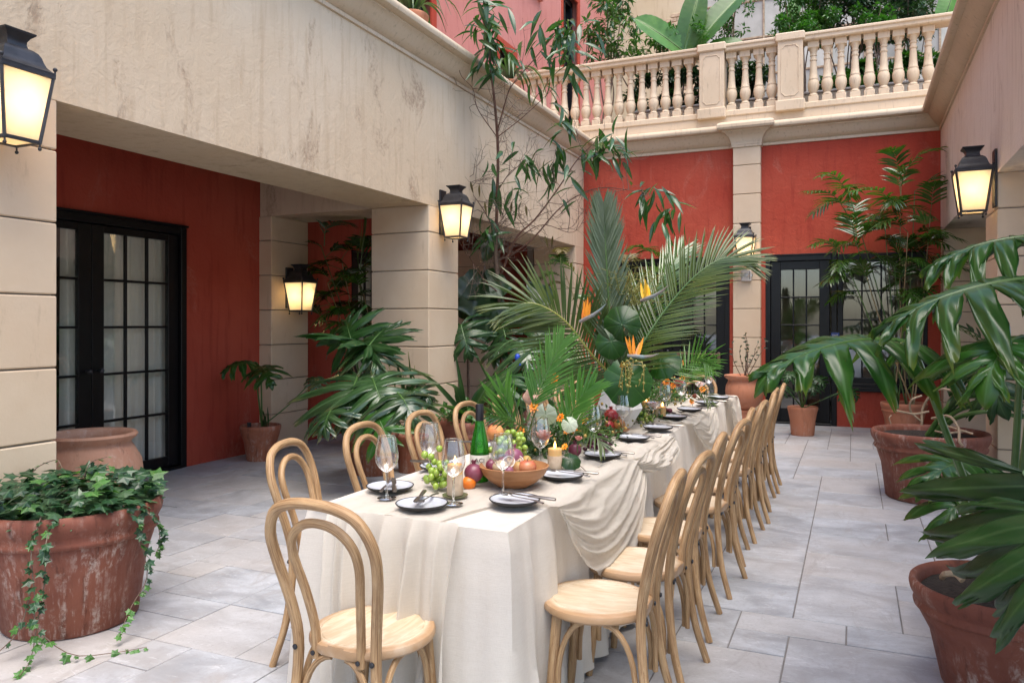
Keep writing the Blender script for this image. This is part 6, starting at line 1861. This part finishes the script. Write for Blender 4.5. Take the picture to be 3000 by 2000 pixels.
def bird_of_paradise(c, d, col, seed):
    rg = random.Random(seed)
    c = V(c)
    fl_ = obj('bird_of_paradise', None, ce, mw=ce.matrix_basis.inverted())
    part('stalk', MB().tube(spline([top, (top + c) / 2 + V((0, -.02, .02)), c], 10), .0055, 6), 'petiole_green', fl_)
    bx = V(d).normalized()
    part('bract', MB().tube([c - bx * .02, c + bx * .03, c + bx * .09, c + bx * .15 + V((0, 0, .012)), c + bx * .19 + V((0, 0, .03))], [.010, .013, .011, .006, .001], 8), 'blue_bract', fl_)
    for k in range(5):
        mb = MB(); dd = V((bx.x * rg.uniform(-.2, .35), rg.gauss(0, .22), 1)) + bx * rg.uniform(-.25, .25)
        leaflet(mb, c + bx * (.0 + .012 * k), dd, (0, -1, 0), rg.uniform(.10, .135), .020, -.02, 4)
        part('petal', mb, col, fl_, 180)
bird_of_paradise((-1.202, 4.770, 1.610), (.8, -.3, .25), 'yellow_petal', 1)
bird_of_paradise((-1.552, 4.616, 1.481), (.8, -.2, .35), 'orange_petal', 2)
bird_of_paradise((-1.249, 4.640, 1.263), (.9, -.2, -.05), 'orange_petal', 3)
rg = random.Random(15)
spray = MB(); seeds = MB(); c0 = V((-1.374, 4.913, 1.567))
for k in range(70):
    d = V((rg.gauss(0, .75), rg.gauss(0, .5), rg.uniform(.2, 1.4))).normalized()
    L = rg.uniform(.16, .34)
    pts = [c0, c0 + d * L * .5 + V((0, 0, .01)), c0 + d * L]
    spray.tube(pts, [.0018, .0013, .0008], 4, False)
    for j in range(9):
        t = rg.uniform(.3, 1); p = c0 + d * L * t
        e = V((rg.gauss(0, 1), rg.gauss(0, 1), rg.gauss(.4, 1))).normalized()
        spray.tube([p, p + e * .035], .0011, 3, False)
        seeds.ball(p + e * .037, .0032, 5, 4)
part('seed_spray', spray, 'seed_green', ce, 0)['kind'] = 'stuff'
part('seed_heads', seeds, 'seed_green', ce)['kind'] = 'stuff'
part('spray_stalk', MB().tube([top, c0], .005, 6), 'petiole_green', ce)
hang = MB(); hb = MB(); c1 = V((-1.284, 4.516, 1.200))
for k in range(11):
    a = c1 + V((rg.uniform(-.02, .16), rg.uniform(-.02, .03), rg.uniform(-.02, .04)))
    pts = [c1, a + V((rg.uniform(-.01, .05), -.02, .01)), a + V((rg.uniform(0, .05), -.03, -rg.uniform(.08, .20)))]
    sp_ = spline(pts, 8); hang.tube(sp_, .0016, 4, False)
    for q in sp_[3:]:
        if rg.random() < .6: hb.ball(q + V((rg.gauss(0, .008), rg.gauss(0, .008), 0)), rg.uniform(.006, .0095), 7, 5)
part('berry_stalks', hang, 'seed_orange', ce)['kind'] = 'stuff'
part('berries', hb, 'seed_green', ce)['kind'] = 'stuff'

# ------------------------------------------------------------------ garlands along the table
def flower(parent, c, r, mat, n=9, seed=0, stem=None):
    rg = random.Random(seed)
    c = V(c)
    nrm = V((rg.gauss(.1, .35), -.9, rg.uniform(.2, .8))).normalized()
    M = nrm.to_track_quat('Z', 'Y').to_matrix()
    mb = MB()
    for ring, (rr, up_) in enumerate(((1, .25), (.72, .6), (.45, 1.1))):
        for k in range(n):
            a = 2 * math.pi * (k + .5 * ring) / n + rg.uniform(-.1, .1)
            d = M @ V((math.cos(a), math.sin(a), up_ * rg.uniform(.7, 1.3)))
            leaflet(mb, c, d, nrm, r * rr * rg.uniform(.85, 1.1), r * .5, .15, 4, True)
    f = part('flower', mb, mat, parent, 180)
    part('flower_centre', MB().ball(c + nrm * r * .3, r * .24, 8, 6), 'seed_orange', f)
    if stem is not None:
        part('flower_stem', MB().tube(spline([stem, (V(stem) + c) / 2 + V((0, .02, .02)), c], 8), .0022, 5), 'petiole_green', f)
def garland(label, y0, y1, n, seed, xc=-1.53, wid=.17, hi=.16, flowers=(), mats=('garland_leaf', 'shrub_leaf')):
    rg = random.Random(seed)
    root = thing('flower_garland', label, 'garland', (xc, (y0 + y1) / 2, TZ + .02))
    for q, m in enumerate(mats):
        mb = MB()
        def fn():
            t = rg.random(); y = y0 + (y1 - y0) * t
            e = (4 * t * (1 - t)) ** .4
            w = wid * e * (.7 + .5 * noise.noise(V((y * 4, seed, 0))))
            x = xc + .05 * math.sin(y * 4 + seed) + rg.gauss(0, w * .55)
            z = TZ + .022 + abs(rg.gauss(0, hi * .55)) * e * max(.2, 1 - abs(x - xc) / (wid * 1.6))
            return (max(-1.83, min(-1.16, x)), y, z), (x - xc, rg.gauss(0, .3), .25)
        scatter_leaves(mb, n // len(mats), fn, .030, rg, .1, .6)
        o = part('foliage', mb, m, root, 0); o['kind'] = 'stuff'
    stems = MB()
    for k in range(int((y1 - y0) * 34)):
        y = rg.uniform(y0, y1); x = xc + rg.gauss(0, wid * .3)
        d = V((rg.gauss(0, 1), rg.gauss(0, .8), rg.uniform(.2, 1.2))).normalized()
        p = V((x, y, TZ + .03)); L = rg.uniform(.10, .24)
        stems.tube([p, p + d * L * .5, p + d * L + V((0, 0, -.02))], [.002, .0016, .001], 4, False)
    part('stems', stems, 'bark', root)['kind'] = 'stuff'
    bb = MB()
    for k in range(int((y1 - y0) * 60)):
        t = rg.random(); y = y0 + (y1 - y0) * t
        p = V((xc + rg.gauss(.03, wid * .55), y, TZ + .03 + abs(rg.gauss(0, hi * .45))))
        p.x = max(-1.80, min(-1.18, p.x))
        bb.ball(p, rg.uniform(.006, .010), 7, 5, (1, 1, 1.15))
    part('berries', bb, 'seed_orange' if seed % 2 else 'seed_green', root)['kind'] = 'stuff'
    for k, (c, r) in enumerate(flowers):
        flower(root, c, r, 'orange_petal', 9, seed * 10 + k, V(c) + V((rg.uniform(-.03, .03), .03, -.12)))
    return root
g1 = garland('leafy garland with orange flowers between the fruit bowl and the vase', 3.42, 4.75, 4600, 3, -1.50, .24, .19,
    [((-1.374, 3.656, 1.187), .028), ((-1.414, 3.475, 1.060), .030), ((-1.419, 3.309, 0.960), .028), ((-1.347, 3.668, 0.989), .026), ((-1.296, 3.909, 0.947), .024), ((-1.283, 3.696, 0.927), .024), ((-1.226, 3.394, 0.889), .020), ((-1.321, 3.680, 0.921), .020), ((-1.572, 3.405, 0.862), .018)])
g2 = garland('leafy garland at the foot of the white vase', 4.75, 5.75, 2400, 4, -1.47, .22, .12, [])
g3 = garland('garland with pink roses and orange flowers past the white vase', 5.7, 7.0, 2400, 5, -1.50, .18, .20,
    [((-1.257, 5.675, 1.033), .032), ((-1.256, 5.894, 0.992), .026), ((-1.212, 6.023, 1.159), .026), ((-1.250, 6.224, 1.018), .036), ((-1.176, 6.694, 0.902), .034), ((-1.206, 6.353, 0.830), .026)])
frond(g1, [(-1.444, 3.462, 0.994), (-1.403, 3.480, 1.110), (-1.342, 3.506, 1.258), (-1.285, 3.532, 1.382)], 24, .21, .011, 'bright_palm_leaf', 'petiole_green', up=(.25, -.9, .3), ang=44, droop=.08, vee=.12, seed=111, rr=.005, start=.2, prof=longp)
frond(g1, [(-1.402, 3.425, 0.903), (-1.408, 3.314, 0.981), (-1.445, 3.242, 1.027), (-1.496, 3.166, 1.048)], 14, .20, .012, 'bamboo_palm_leaf', 'petiole_green', up=(0, -.8, .6), ang=55, droop=.15, seed=112, rr=.004, start=.1, prof=longp)
frond(g1, [(-1.387, 3.760, 0.893), (-1.338, 3.781, 0.990), (-1.290, 3.803, 1.078), (-1.234, 3.827, 1.139)], 18, .20, .016, 'bright_palm_leaf', 'petiole_green', up=(.1, -.9, .4), ang=44, droop=.0, vee=.1, seed=113, rr=.004, start=.05, prof=longp)
frond(g1, [(-1.352, 3.666, 0.898), (-1.258, 3.708, 0.941), (-1.164, 3.639, 0.921), (-1.104, 3.612, 0.862)], 14, .14, .010, 'palm_leaf', 'petiole_green', up=(0, -.7, .7), ang=52, droop=.15, seed=114, rr=.003, start=.1, prof=longp)
frond(g1, [(-1.532, 3.478, 0.921), (-1.547, 3.471, 1.005), (-1.563, 3.464, 1.072), (-1.566, 3.463, 1.122)], 10, .20, .015, 'bright_palm_leaf', 'petiole_green', up=(.1, -.9, .4), ang=34, droop=.0, seed=115, rr=.003, start=.05, prof=longp)
frond(g3, [(-1.213, 5.913, 1.013), (-1.142, 5.944, 1.091), (-1.047, 5.986, 1.130), (-0.959, 5.916, 1.110)], 18, .20, .012, 'bright_palm_leaf', 'petiole_green', up=(0, -.9, .4), ang=58, droop=.08, seed=116, rr=.004, start=.05, prof=longp)
frond(g3, [(-1.185, 6.034, 0.873), (-1.103, 6.016, 0.931), (-1.023, 5.997, 0.909), (-0.979, 5.961, 0.849)], 14, .13, .008, 'palm_leaf', 'petiole_green', up=(0, -.8, .6), ang=58, droop=.15, seed=117, rr=.003, start=.05, prof=longp)
round_leaf(g1, (-1.353, 3.469, 1.027), .055, (.1, -.95, .3), (0, .2, -1), 12, .2, None, 'variegated_leaf')
round_leaf(g1, (-1.275, 3.591, 0.971), .040, (.3, -.8, .4), (.6, 0, -.8), 13, .4, None, 'pink_petal' if False else 'variegated_leaf')
round_leaf(g1, (-1.188, 3.356, 0.839), .048, (.2, -.6, .75), (.8, 0, -.4), 14, .35, None, 'shade_philodendron_leaf')
cs = thing('coral_block', 'rough pinkish coral lump standing on a glass in the front garland', 'coral', (-1.428, 3.523, 1.047))
cl = MB().ball((0, 0, .055), .062, 22, 16, (1, .8, .75))
cl.v = [tuple(V(p) * (1 + .16 * noise.noise(V(p) * 22))) for p in cl.v]
part('coral', cl, 'coral_stone', cs, 180, local=True)
part('glass_stand', MB().shell([(.038, -.16), (.040, -.155), (.040, .012), (.037, .012)], 20), 'wine_glass', cs, local=True)
def rose(c, r, seed, label):
    root = thing('pink_rose', label, 'rose', c)
    rg = random.Random(seed); mb = MB()
    for k in range(16):
        a = k * 2.4; t = k / 16
        d = V((math.cos(a) * (1 - t * .6), math.sin(a) * (1 - t * .6), .35 + t * 1.2))
        leaflet(mb, (0, 0, 0), d, V((0, 0, 1)) - d * .5, r * (1.15 - .3 * t), r * (1.1 - .5 * t), -.25, 4, True)
    part('petals', mb, 'pink_petal', root, 180, local=True)
rose((-1.296, 5.712, 1.062), .055, 1, 'pink rose just above the orange flowers past the vase')
rose((-1.197, 5.810, 0.990), .05, 2, 'pink rose behind the wine glass past the vase')
rose((-1.325, 3.372, 0.915), .045, 3, 'pink bloom seen through the wine glass beside the bark candle')
rose((-1.233, 3.609, 0.887), .022, 4, 'small pale pink bloom hanging in the front garland')
def coupe(p, label):
    root = thing('coupe_glass', label, 'glass', (p[0], p[1], ZP))
    part('bowl', MB().shell([(.004, .098), (.02, .106), (.04, .125), (.053, .148), (.0523, .148), (.039, .127), (.019, .108)], 26), 'wine_glass', root, 80, local=True)
    part('stem', MB().lathe([(.009, .003), (.004, .015), (.0036, .09), (.006, .1)], 10), 'clear_glass', root, 80, local=True)
    part('foot', MB().lathe([(0, 0), (.034, 0), (.034, .0015), (.008, .005), (0, .006)], 26), 'clear_glass', root, 50, local=True)
    part('dessert', MB().ball((0, 0, .132), .026, 10, 8, (1.2, 1.2, .6)), 'pink_petal', root, local=True)
coupe((-1.227, 5.135, 0.785), 'coupe glass of fruit beside the fifth aisle-side plate')
coupe((-1.258, 7.056, 0.785), 'coupe glass with an orange blossom near the far table end')
sd_ = thing('fig_dish', 'small dark dish of figs beside the wine glass past the vase', 'dish', (-1.294, 5.772, 0.785))
part('dish', MB().lathe([(0, 0), (.06, 0), (.085, .008), (.083, .010), (.05, .005), (0, .004)], 26), 'plate_black', sd_, local=True)
for k, (dx, dy) in enumerate(((-.035, 0), (.005, .02), (.04, -.005), (0, -.03))):
    fruit('dark_fig', (sd_.location.x + dx, sd_.location.y + dy, sd_.location.z + .026), .020, 'plum_skin' if k < 3 else 'fig_skin', ('dark fig at the arcade end of the small dish', 'dark fig in the middle of the small dish', 'dark fig at the aisle end of the small dish', 'pale cut fig at the front of the small dish')[k], 'fig')
fruit('cherry_tomato', (-1.144, 6.162, 0.890), .018, 'pomegranate_skin', 'small red fruit in the garland near the far table end', 'fruit')
sprig = MB(); q0 = V((-1.328, 3.601, 0.790)); q1 = V((-1.092, 3.322, 0.790))
part('trailing_stem', sprig.tube(spline([q0, q0.lerp(q1, .5) + V((0, .02, .015)), q1, q1 + V((.005, -.05, 0))], 12), .002, 5), 'bark', g1)

# ------------------------------------------------------------------ roof-terrace plants
def shrub(name, label, c, r, n, size, mat, seed, h0=4.95, aspect=.45, stems=7):
    rg = random.Random(seed)
    root = thing(name, label, 'shrub', (c[0], c[1], h0))
    mb = MB(); clumps = [(V((rg.gauss(0, .5) * r[0], rg.gauss(0, .5) * r[1], rg.uniform(-.8, .9) * r[2])), rg.uniform(.22, .42)) for _ in range(26)]
    def fn():
        q, s = clumps[rg.randrange(len(clumps))]
        d = V((rg.gauss(0, 1), rg.gauss(0, 1), rg.gauss(0, 1))).normalized()
        p = V(c) + q + d * s * min(r) * rg.random() ** .4
        return p, d
    scatter_leaves(mb, n, fn, size, rg, .15, aspect)
    o = part('foliage', mb, mat, root, 0); o['kind'] = 'stuff'
    st = MB()
    for k in range(stems):
        b0 = V((c[0] + rg.uniform(-.2, .2) * r[0], c[1] + rg.uniform(-.2, .2), h0))
        e = V(c) + clumps[k][0]
        st.tube(spline([b0, b0.lerp(e, .5) + V((rg.gauss(0, .06), 0, .05)), e], 8), [.018 - .0015 * i for i in range(9)], 6)
    part('stem', st, 'twig', root)
    return root
shrub('leafy_shrub', 'loose narrow-leaved shrub by the pink building corner on the terrace', (-4.061, 13.291, 6.585), (.55, .3, .75), 847, 0.168, 'ficus_leaf', 1, aspect=.28)
shrub('leafy_shrub', 'low narrow-leaved shrub spilling along the balustrade beside the banana leaves', (-3.399, 13.364, 6.241), (.8, .3, .3), 528, 0.146, 'shrub_leaf', 2, aspect=.3)
shrub('leafy_shrub', 'low bright green bush in front of the banana plant', (-2.714, 13.228, 6.217), (.42, .3, .28), 990, 0.078, 'shrub_leaf', 3)
shrub('leafy_shrub', 'upright small-leaved bush right of the banana leaves', (-1.999, 13.762, 6.702), (.40, .3, .55), 1056, 0.078, 'shrub_leaf', 4)
shrub('leafy_shrub', 'dense bright bush above the second balustrade pedestal', (-0.786, 13.859, 6.603), (.45, .4, .50), 4840, 0.078, 'shrub_leaf', 5)
shrub('leafy_shrub', 'dense dark bush filling the middle of the right balustrade bay', (-0.106, 14.377, 6.798), (.65, .5, .60), 6600, 0.090, 'dark_shrub_leaf', 6)
shrub('leafy_shrub', 'dark bush with bright tips near the corner of the terrace', (0.734, 14.529, 6.775), (.70, .5, .65), 5720, 0.090, 'dark_shrub_leaf', 7)
shrub('leafy_shrub', 'bright green sprig bush in front of the dark bushes', (0.305, 13.903, 6.389), (.35, .25, .25), 924, 0.090, 'shrub_leaf', 8)
shrub('hedge_shrub', 'low dark undergrowth seen between the right-hand balusters', (0.305, 13.903, 5.445), (.95, .3, .34), 5720, 0.112, 'shrub_leaf', 9)
shrub('hedge_shrub', 'low dark undergrowth seen between the middle balusters', (-1.587, 13.179, 5.309), (.55, .3, .34), 3520, 0.112, 'dark_shrub_leaf', 10)
shrub('hedge_shrub', 'low dark undergrowth seen between the left-hand balusters', (-2.874, 13.158, 5.403), (.75, .3, .36), 3960, 0.112, 'dark_shrub_leaf', 11)
bn = thing('banana_plant', 'banana plant with three broad ribbed leaves above the balustrade', 'plant', (-2.687, 13.678, 5.941))
def banana(b, t, w, n_, seed, bend=.12):
    b, t = V(b), V(t); L = (t - b).length; mb = MB(); vs = []; uvs = []; fs = []
    N, K = 26, 8
    for i in range(N + 1):
        s = i / N; ww = w * (max(0, 1 - abs(2 * s - .95) ** 3.0)) ** .5 * .5 + .004
        for j in range(K + 1):
            e = -1 + 2 * j / K
            vs.append((e * ww, L * s, abs(e) * ww * .28 + .006 * math.sin(s * 70 + 2 * e) * abs(e) - bend * L * s * s)); uvs.append((j / K, s))
    for i in range(N):
        for j in range(K):
            fs.append((i * (K + 1) + j, i * (K + 1) + j + 1, (i + 1) * (K + 1) + j + 1, (i + 1) * (K + 1) + j))
    mb.add(vs, fs, uvs)
    M = frame(b, t - b, n_)
    lf = part('leaf', mb.xform(M), 'banana_leaf', bn, 180)
    part('midrib', MB().tube([M @ V((0, L * i / 10, -bend * L * (i / 10) ** 2 - .004)) for i in range(11)], [.022 * (1 - .8 * i / 10) for i in range(11)], 6), 'petiole_green', lf)
banana((-2.600, 12.951, 5.995), (-3.261, 12.550, 6.569), .44, (.3, -.9, .5), 1)
banana((-2.574, 12.962, 5.995), (-2.340, 13.065, 7.075), .42, (.2, -1, .2), 2)
banana((-2.418, 13.031, 6.052), (-1.716, 13.340, 7.075), .46, (-.2, -1, .3), 3)
banana((-2.184, 13.134, 6.080), (-1.651, 13.260, 6.157), .26, (0, -.8, .7), 4)
banana((-1.097, 14.378, 6.541), (-0.877, 14.475, 7.259), .25, (0, -1, .2), 5)
banana((1.321, 14.350, 6.278), (1.524, 14.440, 7.000), .34, (-.2, -1, .2), 6)
part('stem', MB().tube([(-2.667, 13.577, 5.611), (-2.667, 13.577, 6.206)], [.08, .06], 10), 'petiole_green', bn)
tp_ = thing('terrace_pot', 'clay pot of dark strap leaves on the parapet above the lantern pillar', 'potted plant', (-4.30, 7.12, 4.40))
pot(tp_, (-4.3, 7.12), .13, .18, .34, 'orange_terracotta', False)
def strap_clump(root, c, n, L, w, seed, mat='strap_leaf'):
    rg = random.Random(seed)
    for k in range(n):
        a = 2 * math.pi * k / n + rg.uniform(-.2, .2)
        d = V((math.cos(a), math.sin(a), 0)); l = L * rg.uniform(.7, 1.2)
        pts = spline([V(c), V(c) + d * l * .35 + V((0, 0, l * .45)), V(c) + d * l * .75 + V((0, 0, l * .35)), V(c) + d * l + V((0, 0, -l * .12))], 10)
        vs = []; uvs = []
        for i, p in enumerate(pts):
            tg = (pts[min(i + 1, 10)] - pts[max(i - 1, 0)]).normalized(); sd = tg.cross(V((0, 0, 1)))
            sd = sd.normalized() if sd.length > .01 else V((1, 0, 0)); nn = sd.cross(tg)
            ww = w * math.sin(math.pi * min(.97, .25 + .75 * i / 10)) * .5
            for e in (-1, 0, 1): vs.append(p + sd * ww * e + nn * abs(e) * ww * .3); uvs.append((.5 + e * .5, i / 10))
        part('leaf', MB().add(vs, [(i * 3 + e, i * 3 + e + 1, i * 3 + e + 4, i * 3 + e + 3) for i in range(10) for e in range(2)], uvs), mat, root, 180)
strap_clump(tp_, (-4.30, 7.12, 4.70), 22, .52, .045, 3)
tp3 = thing('terrace_pot', 'small clay pot of strap leaves on the parapet where it meets the balustrade', 'potted plant', (-4.20, 9.45, 4.40))
pot(tp3, (-4.2, 9.45), .12, .16, .28, 'orange_terracotta', False)
strap_clump(tp3, (-4.2, 9.45, 4.65), 24, .55, .05, 4)
